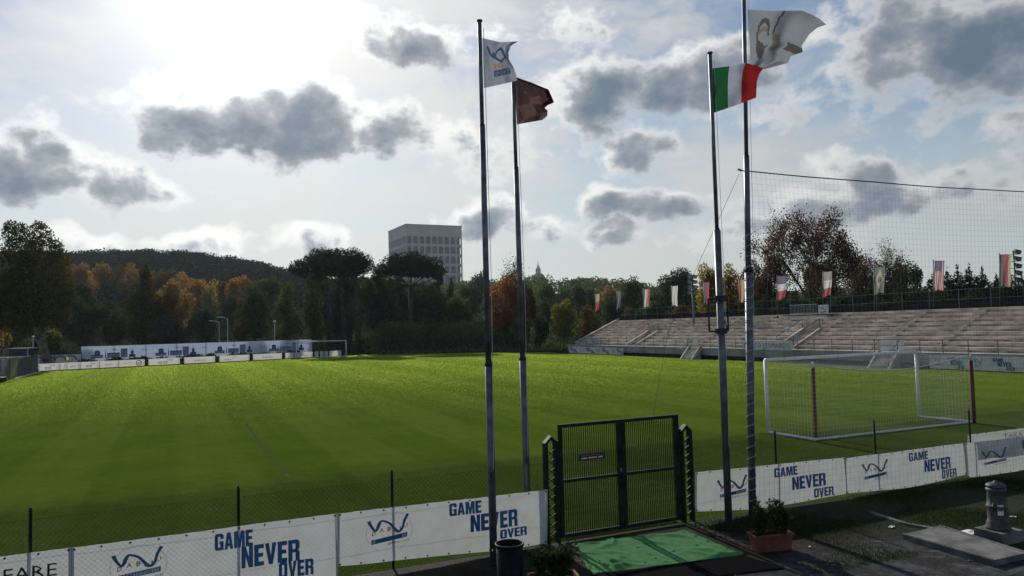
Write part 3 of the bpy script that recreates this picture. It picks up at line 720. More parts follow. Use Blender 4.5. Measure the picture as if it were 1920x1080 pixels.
def flagcloth(name, label, attach, Y, left, right, mats, mfn, scale, nu=44, nv=36, wave=0.10, topbulge=None, seed=1, group='flags flying by the gate', text=None, x0=860.0):
    """cloth between a hoist edge and a fly edge given per height, waving in depth"""
    R_ = random.Random(seed); ph = R_.uniform(0, 6)
    def cv(p): return (x0+p[0]/scale, p[1]/scale)
    Lp = [(v, cv(p)) for v, p in left]; Rp = [(v, cv(p)) for v, p in right]
    def edge(E, v): return (interp(v, [(a, b[0]) for a, b in E]), interp(v, [(a, b[1]) for a, b in E]))
    o = at(*edge(Lp, 0.0), Y)
    t = thing(name, label, 'flag', o, 0, group)
    def fn(u, v, off=0.0):
        l, r = edge(Lp, v), edge(Rp, v)
        x = l[0]+(r[0]-l[0])*u; y = l[1]+(r[1]-l[1])*u
        if topbulge: y += interp(u, topbulge)*(1-v)/scale
        y += math.sin(u*math.pi)*math.sin(v*5+ph)*1.2
        d = wave*(0.25+u)*(math.sin(u*7.5+v*2.2+ph)+0.45*math.sin(u*15-v*4+ph*2)+0.3*math.sin(v*9+u*5))
        return at(x, y, Y-0.02+d-off)-o
    MB().sheet(fn, nu, nv, mfn).build('cloth', mats, t, True)
    if text:
        for (nm, txt, a, b, h, m_) in text:
            V, F_ = font_text(txt, 0.02); mb = MB().add([fn(a[0]+(b[0]-a[0])*x, a[1]+(b[1]-a[1])*x-h*y, 0.012) for x, y in V], F_); mb.build(nm, m_, t)
    return t
def fab(name, c, tr=0.45): return mat(name, c, 0.75, 0.08, 5.0, 0.15, 12.0, trans=tr, tcol=c, spec=0.15, sheen=0.2)
FW = fab('flag_white', (0.27, 0.30, 0.37)); FB = fab('flag_blue', (0.045, 0.075, 0.18)); FOg = fab('flag_orange', (0.36, 0.20, 0.12))
FM = fab('flag_maroon', (0.075, 0.042, 0.046), 0.35); FMo = fab('flag_maroon_pale', (0.13, 0.085, 0.075), 0.35); FMd = fab('flag_maroon_dark', (0.035, 0.012, 0.012), 0.2)
FG = fab('flag_green', (0.015, 0.085, 0.035)); FR = fab('flag_red', (0.22, 0.015, 0.02)); FWh = fab('flag_pure_white', (0.31, 0.35, 0.44))
FGr = fab('flag_grey_white', (0.25, 0.275, 0.315)); FDg = fab('flag_dark_print', (0.09, 0.085, 0.085)); FTn = fab('flag_tan_print', (0.19, 0.175, 0.16))
def seg_d(p, a, b):
    ax, ay = b[0]-a[0], b[1]-a[1]; t = max(0, min(1, ((p[0]-a[0])*ax+(p[1]-a[1])*ay)/(ax*ax+ay*ay+1e-9)))
    return math.hypot(p[0]-a[0]-t*ax, p[1]-a[1]-t*ay)
Wf = [(.18, .16), (.30, .32), (.45, .40), (.55, .20), (.66, .14), (.78, .26), (.86, .42), (.70, .52), (.52, .42), (.40, .28)]
def m1(u, v):
    if .70 < v < .84 and .34 < u < .86: return 1
    if min(seg_d((u, v), Wf[i], Wf[i+1]) for i in range(len(Wf)-1)) < 0.035: return 1
    if .55 < v < .66 and (abs(u-.42) < .035 or abs(u-.55) < .05 or abs(u-.68) < .03): return 2
    return 0
flagcloth('flag', 'white flag with blue brush logo on leftmost pole', P1, b1.y, [(0, (122, 195)), (1, (130, 453))],
          [(0, (308, 212)), (.08, (268, 236)), (.3, (256, 270)), (.5, (258, 305)), (.7, (282, 345)), (.9, (296, 385)), (1, (300, 415))],
          [FW, FB, FOg], m1, 2.743, 56, 60, 0.05, [(0, 0), (.5, 10), (1, 0)], 3, text=[('flag_lettering', 'SPORT', (.36, .82), (.84, .82), .09, M_pwhite)])
flagcloth('flag', 'frayed maroon flag with dark tattered edge on second pole', P2, b2.y, [(0, (284, 392)), (1, (300, 640))],
          [(0, (462, 460)), (.12, (480, 500)), (.22, (491, 527)), (.3, (470, 536)), (.4, (458, 541)), (.55, (442, 556)), (.68, (457, 568)), (.85, (456, 596)), (1, (430, 617))],
          [FM, FMo, FMd], lambda u, v: 2 if (u > .86 and v < .45) or (v < .05) else (1 if v > .25+.25*abs(u-.5)+.08*math.sin(u*17) and (math.sin(u*9+v*6)+math.sin(v*13-u*4)) > -.1 else 0), 2.743, 48, 44, 0.07, [(0, 0), (.5, -6), (1, 0)], 8)
flagcloth('flag', 'green, white and red tricolour flag', P3, b3.y, [(0, (1306, 352)), (1, (1313, 580))],
          [(0, (1568, 350)), (.2, (1546, 380)), (.5, (1534, 420)), (1, (1530, 502))],
          [FG, FWh, FR], lambda u, v: 0 if u < .33 else (1 if u < .64 else 2), 2.743, 48, 30, 0.05, [(0, 0), (.4, -12), (.65, -26), (.9, -8), (1, 0)], 5)
def m4(u, v):
    e = ((u-.25)/.115)**2 + ((v-.50)/.36)**2
    if .55 < e < 1.0 and not (.44 < v < .56 and u > .25): return 1
    if e < .55 and v > .56 + .5*(u-.25) and v < .80: return 1
    if e < .55 and abs(v-.40-.25*math.sin(u*18)*.3) < .035: return 2
    if .44 < u < .58 and .40 < v < .66: return 2
    if abs(u-(.47-.10*v)) < .018 and v < .40: return 1
    if u > .72 and .50 < v < .62: return 1
    return 0
flagcloth('flag', 'large pale grey flag with dark oval emblem on the net pole', P4, b4.y, [(0, (1488, 50)), (1, (1502, 340))],
          [(0, (1892, 126)), (.15, (1845, 142)), (.3, (1805, 175)), (.45, (1764, 235)), (.55, (1770, 268)), (.65, (1708, 288)), (.85, (1692, 325)), (1, (1575, 356))],
          [FGr, FDg, FTn], m4, 2.743, 60, 44, 0.09, [(0, 0), (.3, -14), (.7, -46), (.9, -24), (1, 0)], 6)

# ball net behind the goal: hangs along the fence line from the tall pole
def ballnet():
    s0 = (b4-FO).dot(VX)+0.06; yb = (b4-FO).dot(UY); t = thing('ball_net', 'tall square-mesh ball net hung over the right-hand banners', 'net', FO+VX*s0+UY*yb, RZ)
    s1 = 16.0; zt0 = onplane(1400, 321, b4, UY).z
    def top(s): return zt0 - 0.62*math.sin(min(1, s/s1)*math.pi*0.62)**1.0*0.9 + 0.06*s
    def pt(s, k):                 # k 0 bottom .. 1 top
        z = 0.12 + (top(s)-0.12)*k
        return Vector((s + 0.03*math.sin(k*9+s), -0.10*math.sin(k*math.pi)*math.sin(s*0.5+0.3) + 0.02*math.sin(s*1.7+k*5), z))
    mb = MB(); sp = 0.125; n = int(s1/sp); K = 54; W_ = 0.0012
    for i in range(n+1):
        s = i*sp; mb.tube([pt(s, j/18) for j in range(19)], W_, 3, False)
    for j in range(1, K):
        mb.tube([pt(s1*i/40, j/K) for i in range(41)], W_, 3, False)
    tag(mb.build('mesh_cords', M_netd, t), kind='stuff')
    MB().tube([pt(s1*i/40, 1.0) for i in range(41)], 0.013, 6).build('top_rope', M_dark, t)
    MB().tube([pt(0, 1.0), pt(0, 1.0)+Vector((-0.08, 0, 0.02))], 0.02, 6).build('top_knot', M_dark, t)
    MB().tube([pt(0, .99)+Vector((-.06, 0, 0)), Vector((-0.75, 1.5, 3.6)), Vector((-1.0, 2.1, 1.0))], 0.004, 4).build('guy_cord', M_netd, t)
ballnet()

# ------------------------------------------------------------------ near goal
def goal(name, label, gpx, depth, r, netm, cell, group, redposts=False, W=7.32, H=2.44, wr=0.0038, flip=1):
    """frame local x along the goal line, +y into the pitch; net goes to -y*flip"""
    t = thing(name, label, 'goal', gpx, RZ, group)
    for x in (-W/2, W/2): MB().tube([(x, 0, 0), (x, 0, H)], r, 14).build('goal_post', M_white, t, True)
    MB().tube([(-W/2, 0, H), (W/2, 0, H)], r, 14).build('crossbar', M_white, t, True)
    D = -depth*flip
    gb = MB().tube([(-W/2, 0, 0.04), (-W/2, D, 0.04), (W/2, D, 0.04), (W/2, 0, 0.04)], 0.045, 8); gb.build('ground_bar', M_white, t)
    mb = MB(); n = int(W/cell)
    def top(x, q):                # q 0 at the bar, 1 at the back edge
        u = x/W+0.5; z = H - 0.06 - 0.34*math.sin(u*math.pi)*q**0.8 - 0.03*q
        return Vector((x, D*q, z))
    for i in range(n+1):
        x = -W/2 + W*i/n
        mb.tube([top(x, q/3) for q in range(4)] + [Vector((x, D*(1+0.0), 1.2)), Vector((x, D, 0.05))], wr, 3, False)
    kd = max(2, int(depth/cell))
    for j in range(1, kd+1): mb.tube([top(-W/2+W*i/16, j/kd) for i in range(17)], wr, 3, False)
    kz = int(H/cell)
    for j in range(kz): mb.tube([(-W/2, D, 0.05+j*cell), (W/2, D, 0.05+j*cell)], wr, 3, False)
    for x in (-W/2, W/2):
        for j in range(kd+1): mb.tube([(x, D*j/kd, 0.05), (x, D*j/kd, H-0.1)], wr, 3, False)
        for j in range(kz): mb.tube([(x, 0, 0.05+j*cell), (x, D, 0.05+j*cell)], wr, 3, False)
    tag(mb.build('goal_net', netm, t), kind='stuff')
    MB().tube([top(-W/2+W*i/24, 1.0) for i in range(25)], 0.018, 6).build('net_rope', netm, t)
    return t
gA, gB = ground(1442, 809), ground(1727, 785); gc = (gA+gB)/2
NG = goal('goal', 'near white goal with net and red poles behind', gc, 2.0, 0.06, M_netw, 0.13, 'the two goals')
gAx, gDep = field(gA)[0], 2.0
for lab, px, py, ty in (('red padded pole behind the near end of goal', 1530, 819, 683), ('red padded pole behind the far end of goal', 1827, 793, 669)):
    b = ground(px, py); t = thing('net_support_pole', lab, 'pole', b, RZ, 'red poles holding the goal net'); zt = at(px-6, ty, b.y).z
    MB().lathe([(0.062, 0), (0.066, 0.1), (0.066, zt-0.15), (0.05, zt-0.12)], 12).build('padding', M_red, t, True)
    MB().lathe([(0.035, zt-0.14), (0.035, zt+0.03), (0.05, zt+0.04), (0.02, zt+0.07)], 10).build('pole_top', M_white, t, True)
    MB().tube([(0, 0.0, zt), (0, 0.5, zt-0.1), (0, 1.3, zt-0.14)], 0.006, 4).build('stay_cord', M_rope, t)
fA, fB = ground(557, 672.3), ground(648, 668.5)
goal('goal', 'distant white goal in front of the skyline hoarding', (fA+fB)/2, 1.8, 0.07, M_netd, 0.30, 'the two goals', flip=-1, wr=0.004)

# ------------------------------------------------------------------ things on the forecourt
def carpet():
    cs = [ground(1072, 1021), ground(1286, 994), ground(1392, 1041), ground(1112, 1078)]
    c = sum(cs, Vector())/4; t = thing('carpet', 'wrinkled bright green artificial turf carpet at the gate', 'carpet', c)
    R_ = random.Random(2)
    W_ = [(R_.uniform(0, 1), R_.uniform(0, 1), R_.uniform(0, 3.1), R_.uniform(.05, .16), R_.uniform(.015, .035)) for _ in range(34)]
    def fn(u, v):
        p = (cs[0]*(1-u)+cs[1]*u)*(1-v)+(cs[3]*(1-u)+cs[2]*u)*v - c
        z = 0.006
        for (a, b, th, l, w_) in W_:
            if a > .35 and a < .75 and b > .35: continue
            dx, dy = (u-a), (v-b)*0.8; q = dx*math.cos(th)+dy*math.sin(th); r = -dx*math.sin(th)+dy*math.cos(th)
            z += 0.036*math.exp(-(q/l)**2-(r/w_)**2)
        e = min(u, 1-u, v, 1-v); z *= min(1, 0.35+e*10)
        return Vector((p.x+0.012*math.sin(v*22), p.y+0.012*math.sin(u*19), z))
    m_ = mat('artificial_turf', (0.10, 0.31, 0.10), 0.9, 0.12, 9.0, 0.6, 160.0, col2=(0.07, 0.235, 0.075), sheen=0.1, spec=0.1)
    MB().sheet(fn, 90, 60).build('turf_cloth', m_, t, True)
    ed = MB()
    rim = [fn(i/30, 0) for i in range(31)] + [fn(1, i/30) for i in range(1, 31)] + [fn(1-i/30, 1) for i in range(1, 31)] + [fn(0, 1-i/30) for i in range(1, 31)]
    ed.tube([p*1.0+Vector((0, 0, 0.003)) for p in rim], 0.008, 4); ed.build('hem', m_, t)
carpet()
M_mat = mat('rubber_mat', (0.005, 0.005, 0.008), 0.9, 0.2, 20.0, 0.7, 220.0, spec=0.08)
def floor_mat(label, cs):
    c = sum(cs, Vector())/4; t = thing('floor_mat', label, 'mat', c, 0, 'black mats in front of the carpet')
    vs = [p-c for p in cs]
    MB().add([v+Vector((0, 0, 0.002)) for v in vs]+[v*0.995+Vector((0, 0, 0.016)) for v in vs], [(0, 1, 2, 3), (7, 6, 5, 4), (0, 4, 5, 1), (1, 5, 6, 2), (2, 6, 7, 3), (3, 7, 4, 0)]).build('rubber_sheet', M_mat, t)
    mb = MB()
    for i in range(1, 40):
        a = i/40; mb.tube([vs[0].lerp(vs[1], a)+Vector((0, 0, .017)), vs[3].lerp(vs[2], a)+Vector((0, 0, .017))], 0.003, 3, False)
    tag(mb.build('ribs', M_mat, t), kind='stuff')
ma, mb_, mc = ground(1114, 1079), ground(1276, 1057), ground(1394, 1043)
dn = (ground(1470, 1066)-mc)
floor_mat('left black ribbed mat at the carpet edge', [ma, mb_-VX*0.01, mb_-VX*0.01+dn, ma+dn])
floor_mat('right black ribbed mat pointing to the planter', [mb_+VX*0.01, mc, mc+dn, mb_+VX*0.01+dn])

# bin
bz = 0.76; bp = at(955, 1014, 10.55); bp.z = 0
t = thing('rubbish_bin', 'tall black round rubbish bin beside the leftmost flagpole', 'bin', bp)
MB().lathe([(0.16, 0.0), (0.165, 0.02), (0.19, bz-0.03), (0.182, bz-0.03), (0.155, 0.03), (0.0, 0.03)], 28, cap=False).build('bucket', M_black, t, True)
MB().lathe([(0.192, bz-0.035), (0.205, bz-0.03), (0.205, bz-0.005), (0.198, bz+0.004), (0.184, bz+0.002), (0.183, bz-0.03)], 28, cap=False).build('rim', M_black, t, True)
for s in (-1, 1): MB().tube([(s*0.185, -0.05, bz-0.12), (s*0.235, -0.03, bz-0.10), (s*0.235, 0.03, bz-0.10), (s*0.185, 0.05, bz-0.12)], 0.012, 6).build('handle', M_black, t)
MB().tube([(0, -0.183, 0.6), (0, -0.175, 0.35)], 0.006, 4).build('moulding_rib', M_black, t)

# potted oleanders
M_ole = leafmat('oleander_leaf', (0.018, 0.032, 0.012), (0.055, 0.075, 0.03), 0.25, 1.2)
def planter(label, pos, rz, L_, W_, H_, bushes, seed):
    t = thing('potted_shrub', label, 'potted plant', pos, rz, 'terracotta troughs by the gate')
    pot = MB(); a, b = L_/2, W_/2
    def ringb(k, z): return [(x*a*k, y*b*k, z) for x, y in ((-1, -1), (1, -1), (1, 1), (-1, 1))]
    vs = ringb(.86, 0)+ringb(.97, H_-.04)+ringb(1.06, H_-.04)+ringb(1.06, H_)+ringb(.96, H_)+ringb(.93, H_-.06)
    fs = [(3, 2, 1, 0)]
    for i in range(5): fs += [(i*4+j, i*4+(j+1) % 4, i*4+4+(j+1) % 4, i*4+4+j) for j in range(4)]
    pot.add(vs, fs).build('trough', M_terra, t)
    MB().sheet(lambda u, v: Vector(((u-.5)*L_*.93, (v-.5)*W_*.93, H_-.05+.012*math.sin(u*14)*math.sin(v*9))), 12, 6).build('soil', M_soil, t, True)
    R_ = np.random.default_rng(seed); rr_ = random.Random(seed)
    st = MB(); V = []; tint = []
    for (bx, hgt, sp) in bushes:
        for k in range(16):
            an = rr_.uniform(0, 6.28); tilt = rr_.uniform(.1, 1.0)*sp; h_ = hgt*rr_.uniform(.55, 1.05)
            p0 = Vector((bx+rr_.uniform(-.03, .03), rr_.uniform(-.03, .03), H_-.06)); p2 = p0+Vector((math.cos(an)*tilt, math.sin(an)*tilt*0.8, h_)); p1 = p0.lerp(p2, .5)+Vector((0, 0, h_*.12))
            st.tube([p0, p1, p2], [.009, .006, .003], 5)
            for q in range(46):
                f = rr_.uniform(.18, 1.0); c = (p0.lerp(p1, f*2) if f < .5 else p1.lerp(p2, f*2-1))
                d = Vector((rr_.gauss(0, 1), rr_.gauss(0, 1), rr_.gauss(.55, .6))).normalized(); l = rr_.uniform(.06, .11); w2 = l*.13
                sd = d.cross(Vector((rr_.gauss(0, 1), rr_.gauss(0, 1), rr_.gauss(0, 1)))).normalized()*w2
                V += [c, c+d*l*.45+sd, c+d*l, c+d*l*.45-sd]; tint += [min(1, max(0, rr_.gauss(.4, .25)))]*4
    st.build('stems', M_bark, t)['kind'] = 'stuff'
    V = np.array([tuple(v) for v in V]); lf = link('foliage', np_mesh('foliage', V, np.arange(len(V)).reshape(-1, 4), M_ole, np.array(tint)), t); lf['kind'] = 'stuff'
    return t
p1_ = at(1036, 1062, 10.7); p1_.z = 0
planter('terracotta trough with bushy shrub beside the black bin', p1_, math.radians(10), .66, .27, .27, [(-.18, .44, .25), (.16, .44, .27), (0.0, .40, .30)], 3)
p2_ = ground(1446, 1030); p2_.z = 0
planter('terracotta trough with two leafy oleanders under the net pole', p2_, math.radians(10), .66, .27, .27, [(-.18, .58, .19), (.16, .64, .21), (-.2, .36, .22), (.2, .38, .22)], 9)

# drinking fountain, slab, kerb
fb = ground(1873, 1013); fb.z = 0
t = thing('drinking_fountain', 'grey cast-iron street drinking fountain on stone block', 'fountain', fb, RZ)
MB().bbox((-.27, -.24, 0), (.27, .24, .19)).build('stone_block', M_slab, t)
hz_ = 1.0
zf = lambda z: .19+(z-.19)*.84
FZ = lambda pr: [(r, zf(z)) for r, z in pr]
col = MB().lathe(FZ([(.185, .19), (.19, .23), (.165, .27), (.17, .31), (.148, .36), (.142, .60), (.158, .62), (.158, .65), (.142, .67), (.136, .92), (.15, .94), (.155, .97), (.135, 1.0)]), 28)
col.build('column', M_iron, t, True)
MB().lathe(FZ([(.135, 1.001), (.15, 1.03), (.14, 1.06), (.09, 1.09), (.04, 1.10), (.03, 1.13), (.001, 1.14)]), 28).build('domed_cap', M_iron, t, True)
MB().tube([(-.13, -.05, zf(.72)), (-.20, -.07, zf(.71)), (-.23, -.08, zf(.67))], .016, 8).build('spout', M_iron, t)
nm = MB(); 
for i in range(5):
    a0 = math.radians(215+i*7); a1 = math.radians(222+i*7); r_ = .150
    nm.add([(r_*math.cos(a0), r_*math.sin(a0), .44), (r_*math.cos(a1), r_*math.sin(a1), .44), (r_*math.cos(a1), r_*math.sin(a1), .61), (r_*math.cos(a0), r_*math.sin(a0), .61)], [(0, 1, 2, 3)])
pl_ = nm.build('notice', M_pwhite, t)
nm2 = MB()
for i in range(5):
    a0 = math.radians(217+i*6); a1 = math.radians(223+i*6); r_ = .152
    nm2.add([(r_*math.cos(a0), r_*math.sin(a0), .51), (r_*math.cos(a1), r_*math.sin(a1), .51), (r_*math.cos(a1), r_*math.sin(a1), .585), (r_*math.cos(a0), r_*math.sin(a0), .585)], [(0, 1, 2, 3)])
nm2.build('notice_print', mat('notice_green', (.03, .16, .13), .5), pl_)
cs = [ground(1693, 1011), ground(1762, 995), ground(1925, 1048), ground(1862, 1062)]
c = sum(cs, Vector())/4; t = thing('paving_slab', 'long pale concrete slab in front of the fountain', 'slab', c)
for k, (a, b) in enumerate(((0.0, .45), (.455, 1.0))):
    q = [cs[0].lerp(cs[3], a)-c, cs[1].lerp(cs[2], a)-c, cs[1].lerp(cs[2], b)-c, cs[0].lerp(cs[3], b)-c]; z1 = .085+.006*k
    MB().add([Vector((p.x, p.y, -.003)) for p in q]+[Vector((p.x, p.y, z1)) for p in q], [(0, 1, 2, 3), (7, 6, 5, 4), (0, 4, 5, 1), (1, 5, 6, 2), (2, 6, 7, 3), (3, 7, 4, 0)]).build('slab_piece', M_slab, t)
for a, b in ((0, 3), (1, 2)):
    p, q = cs[a]-c, cs[b]-c; MB().tube([Vector((p.x, p.y, .09)), Vector((q.x, q.y, .095))], .018, 5).build('raised_edge', M_slab, t)
t = thing('kerb', 'thin half-buried concrete kerb running to the slab', 'kerb', ground(1640, 965))
ks = [ground(1632, 962), ground(1663, 972), ground(1700, 984), ground(1757, 994)]
for a, b in zip(ks, ks[1:]):
    d = (b-a).normalized(); n_ = d.cross(Vector((0, 0, 1)))*.045; o = Vector(t.location)
    q = [a+d*.01+n_-o, b-d*.01+n_-o, b-d*.01-n_-o, a+d*.01-n_-o]
    MB().add([Vector((p.x, p.y, -.01)) for p in q]+[Vector((p.x, p.y, .03)) for p in q], [(0, 1, 2, 3), (7, 6, 5, 4), (0, 4, 5, 1), (1, 5, 6, 2), (2, 6, 7, 3), (3, 7, 4, 0)]).build('kerb_stone', M_slab, t)
def scrap(label, px, py, s, seed, m_=None):
    R_ = random.Random(seed); p = ground(px, py); a = R_.uniform(0, 3)
    fn = lambda u, v: Vector(((u-.5)*s*math.cos(a)-(v-.5)*s*.6*math.sin(a), (u-.5)*s*math.sin(a)+(v-.5)*s*.6*math.cos(a), .012+.25*s*abs(math.sin(u*5+seed)*math.cos(v*4+seed))*.4))
    o = MB().sheet(fn, 5, 4).build('paper_scrap', m_ or M_pwhite, None, False, (p.x, p.y, 0)); tag(o, label, 'litter', 'litter on the ground')
scrap('crumpled white paper scrap left of the fountain base', 1815, 1000, .38, 1)
scrap('small white paper scrap right of the fountain column', 1899, 970, .12, 2)
scrap('tiny pale scrap on bare earth before the kerb', 1672, 989, .12, 3)
scrap('tiny white scrap beside the terracotta trough', 1518, 1026, .06, 4)
scrap('small yellow leaf of paper at the fountain block', 1832, 996, .10, 5, mat('yellow_leaf', (.35, .3, .03), .8))
# fallen leaves
R_ = np.random.default_rng(4); n = 420
A = R_.uniform(-1, 9, n); B = R_.uniform(-4.5, -.2, n); X = FO.x+VX.x*A+UY.x*B; Y = FO.y+VX.y*A+UY.y*B
V = np.zeros((n, 4, 3)); an = R_.uniform(0, 6.28, n); s_ = R_.uniform(.015, .04, n)
for j, (a, b) in enumerate(((-1, 0), (0, -.6), (1, 0), (0, .6))):
    V[:, j, 0] = X+(a*np.cos(an)-b*np.sin(an))*s_; V[:, j, 1] = Y+(a*np.sin(an)+b*np.cos(an))*s_; V[:, j, 2] = .006+R_.uniform(0, .02, n)*(j % 2)
tag(link('fallen_leaves', np_mesh('fallen_leaves', V.reshape(-1, 3), np.arange(4*n).reshape(-1, 4), leafmat('dry_leaf', (.05, .03, .012), (.16, .11, .05), .2), np.repeat(R_.random(n), 4))), 'small dry leaves scattered over the forecourt', 'leaves', kind='stuff')

# ------------------------------------------------------------------ grandstand on the right
def SB(px, py, D=0.0):
    p = onplane(px, py, fw_pt(ST_A+D, 0), VX); return field(p)[1], p.z
bF = SB(1062, 655)[0]; bN = SB(1920, 690)[0]-16
SO = fw_pt(ST_A, 0)
ST = thing('grandstand', 'long concrete grandstand with open stepped rows', 'stand', SO, RZ)
NR, TR, RI, X0, Z0 = 9, 0.74, 0.355, 1.9, 1.15
VOM = [(SB(1189, 640, 2)[0], 'a'), (SB(1478, 640, 2)[0], 'b')]          # stairways cut into the rows
def seg_mesh(L_, k):
    return MB().box((0, 0, 0), (TR+.04, L_, .20)).mesh('row_slab', M_conc2)
segc = {}
for i in range(NR):
    R_ = random.Random(i*7+1); y = bN; z = Z0 + RI*(i+1); x = X0 + TR*i + TR/2
    end = bF - 0.55*i*0.0
    while y < end-.3:
        L_ = min(R_.choice((3.6, 4.4, 5.2, 6.0)), end-y); y1 = y+L_
        cut = None
        if i < 4:
            for (vb, _) in VOM:
                if y < vb+1.15 and y1 > vb-1.15: cut = vb
        pieces = [(y, y1)] if cut is None else [(a, b) for a, b in ((y, min(y1, cut-1.15)), (max(y, cut+1.15), y1)) if b-a > .15]
        for a, b in pieces:
            key = round(b-a, 2)
            if key not in segc: segc[key] = seg_mesh(key-.025, i)
            link('row_slab', segc[key], ST, (x+R_.uniform(-.008, .008), (a+b)/2, z-.10+R_.uniform(-.006, .006)))
        y = y1
    # riser wall under the row
    for a, b in ((bN, bF),):
        yy = [bN] + sorted(q for vb, _ in VOM for q in ((vb-1.15, vb+1.15) if i < 4 else ())) + [bF]
        for a, b in zip(yy[0::2], yy[1::2]): MB().bbox((x-TR/2+.06, a+.01, z-RI-.10), (x-TR/2+.20, b-.01, z-.201)).build('riser', M_conc, ST)
zt = Z0+RI*NR
MB().bbox((0.25, bN, 0.48), (X0+.30, bF, Z0)).build('walkway', M_conc, ST)
MB().bbox((0.22, bN, 0.40), (0.249, bF, Z0+.02)).build('walkway_front_wall', mat('stand_front', (.30, .31, .31), .8, .15, .5, .2, 5.0), ST)
MB().bbox((0.9, bN, 0.0), (1.1, bF, .47)).build('under_wall', M_concshade, ST)
MB().bbox((X0+TR*NR-.1, bN, 0.0), (X0+TR*NR+.15, bF, zt-.21)).build('back_wall', M_conc, ST)
# sloping end wall at the far end
MB().prism([(X0-.3, 0), (X0+TR*NR+.15, 0), (X0+TR*NR+.15, zt+.25), (X0-.3, Z0+.3)], (0, bF+.005, 0), (1, 0, 0), (0, 0, 1), (0, .25, 0)).build('end_wall', M_conc, ST)
MB().prism([(X0-.35, Z0+.301), (X0+TR*NR+.2, zt+.251), (X0+TR*NR+.2, zt+.34), (X0-.35, Z0+.39)], (0, bF-.03, 0), (1, 0, 0), (0, 0, 1), (0, .32, 0)).build('end_coping', M_conc2, ST)
# aisle half-steps
hs = MB().box((0, 0, 0), (.28, .55, .15)).mesh('aisle_step', M_conc)
for vb in [SB(px, 600, 5)[0] for px in (1228, 1262, 1348, 1410, 1545, 1690, 1800)]:
    for i in range(NR-1): link('aisle_step', hs, ST, (X0+TR*(i+1)-.16, vb, Z0+RI*(i+1)+.081))
# stairways cut into the lower rows
for vb, _ in VOM:
    for s in (-1, 1):
        MB().prism([(X0-.35, Z0), (X0+TR*4+.1, Z0), (X0+TR*4+.1, Z0+RI*4+.45), (X0-.35, Z0+.25)], (0, vb+s*1.05-.09, 0), (1, 0, 0), (0, 0, 1), (0, .18, 0)).build('stair_parapet', M_conc2, ST)
        MB().tube([(X0-.3, vb+s*1.05, Z0), (X0-.3, vb+s*1.05, Z0+1.1), (X0+TR*4, vb+s*1.05, Z0+RI*4+1.25), (X0+TR*4, vb+s*1.05, Z0+RI*4+.4)], .025, 6).build('stair_handrail', M_dark, ST)
    for i in range(8): MB().bbox((X0+TR*.5*i, vb-.95, Z0), (X0+TR*.5*(i+1)-.004, vb+.95, Z0+RI*.5*(i+1)-.02)).build('stair_step', M_conc, ST)
    MB().bbox((X0+TR*4+.101, vb-1.1, Z0+RI*4), (X0+TR*4+.2, vb+1.1, Z0+RI*4+.95)).build('stairhead_panel', M_conc, ST)
# low stairs from the pitch to the walkway
for px in (1304, 1668):
    vb = SB(px, 690)[0]
    for i in range(5): MB().bbox((-1.1+.25*i, vb-.8, 0), (-1.1+.25*(i+1)-.003, vb+.8, .22*(i+1))).build('front_step', M_conc, ST)
    for s in (-1, 1):
        MB().prism([(-1.25, 0), (-.95, 0), (.2, 1.0), (.2, 1.3), (-.1, 1.3)], (0, vb+s*.9-.07, 0), (1, 0, 0), (0, 0, 1), (0, .14, 0)).build('stair_stringer', M_conc2, ST)
        MB().tube([(-1.2, vb+s*.9, .1), (-1.2, vb+s*.9, 1.0), (.15, vb+s*.9, 2.1)], .022, 6).build('stair_handrail', M_dark, ST)
# front railing and back railing
rail_post = MB().tube([(0, 0, 0), (0, 0, .98)], .030, 6).mesh('rail_post', M_steel)
y = bN; k = 0
while y < bF:
    link('rail_post', rail_post, ST, (.30, y, Z0)); y += 1.95 + .15*math.sin(k); k += 1
for z in (.5, .96): MB().tube([(.30, bN, Z0+z), (.30, bF, Z0+z)], .020, 6).build('front_rail', M_steel, ST)
back_post = MB().tube([(0, 0, 0), (0, 0, 1.55)], .028, 6).mesh('back_rail_post', M_steel)
y = bN; XB = X0+TR*NR-.05
while y < bF+.1:
    link('back_rail_post', back_post, ST, (XB, y, zt)); y += 2.6
for z in (.75, 1.52): MB().tube([(XB, bN, zt+z), (XB, bF, zt+z)], .018, 6).build('back_rail', M_steel, ST)
mbk = MB(); L_ = bF-bN
for i in range(int(L_/.35)):
    mbk.tube([(XB+.03, bN+i*.35, zt+.05), (XB+.03, bN+i*.35, zt+1.5)], .006, 3, False)
tag(mbk.build('back_mesh', M_dark, ST), kind='stuff')
MB().bbox((XB+.30, bN, zt-.2), (XB+.36, bF, zt+.55)).build('windbreak_sheet', mat('windbreak', (.012, .014, .016), .9, .3, 1.0), ST)
def stand_banner(label, D, tl, br, prints, mt=None, name='banner'):
    (s0, z1), (s1, z0) = SB(*tl, D), SB(*br, D)
    # frame: local x runs along -UY so that text reads from the pitch
    o = fw_pt(ST_A+D, 0); fr = (o, RZ - math.pi/2)
    a, b = -s0, -s1
    return banner(label, (a, z1), (b, z1), (a, z0), (b, z0), prints(a, b, z0, z1), hash(label) % 97 if False else len(label), name, 0.0, 0.005, False, None, fr, mt, 'banners on the grandstand')
def none(a, b, z0, z1): return []
def word(txt, m_, x0=.1, x1=.9, y0=.25, h=.5, off=0.0):
    return lambda a, b, z0, z1: [('lettering', m_, [ftext(txt, (a+(b-a)*x0, z0+(z1-z0)*y0), (a+(b-a)*x1, z0+(z1-z0)*y0), (z1-z0)*h, off)])]
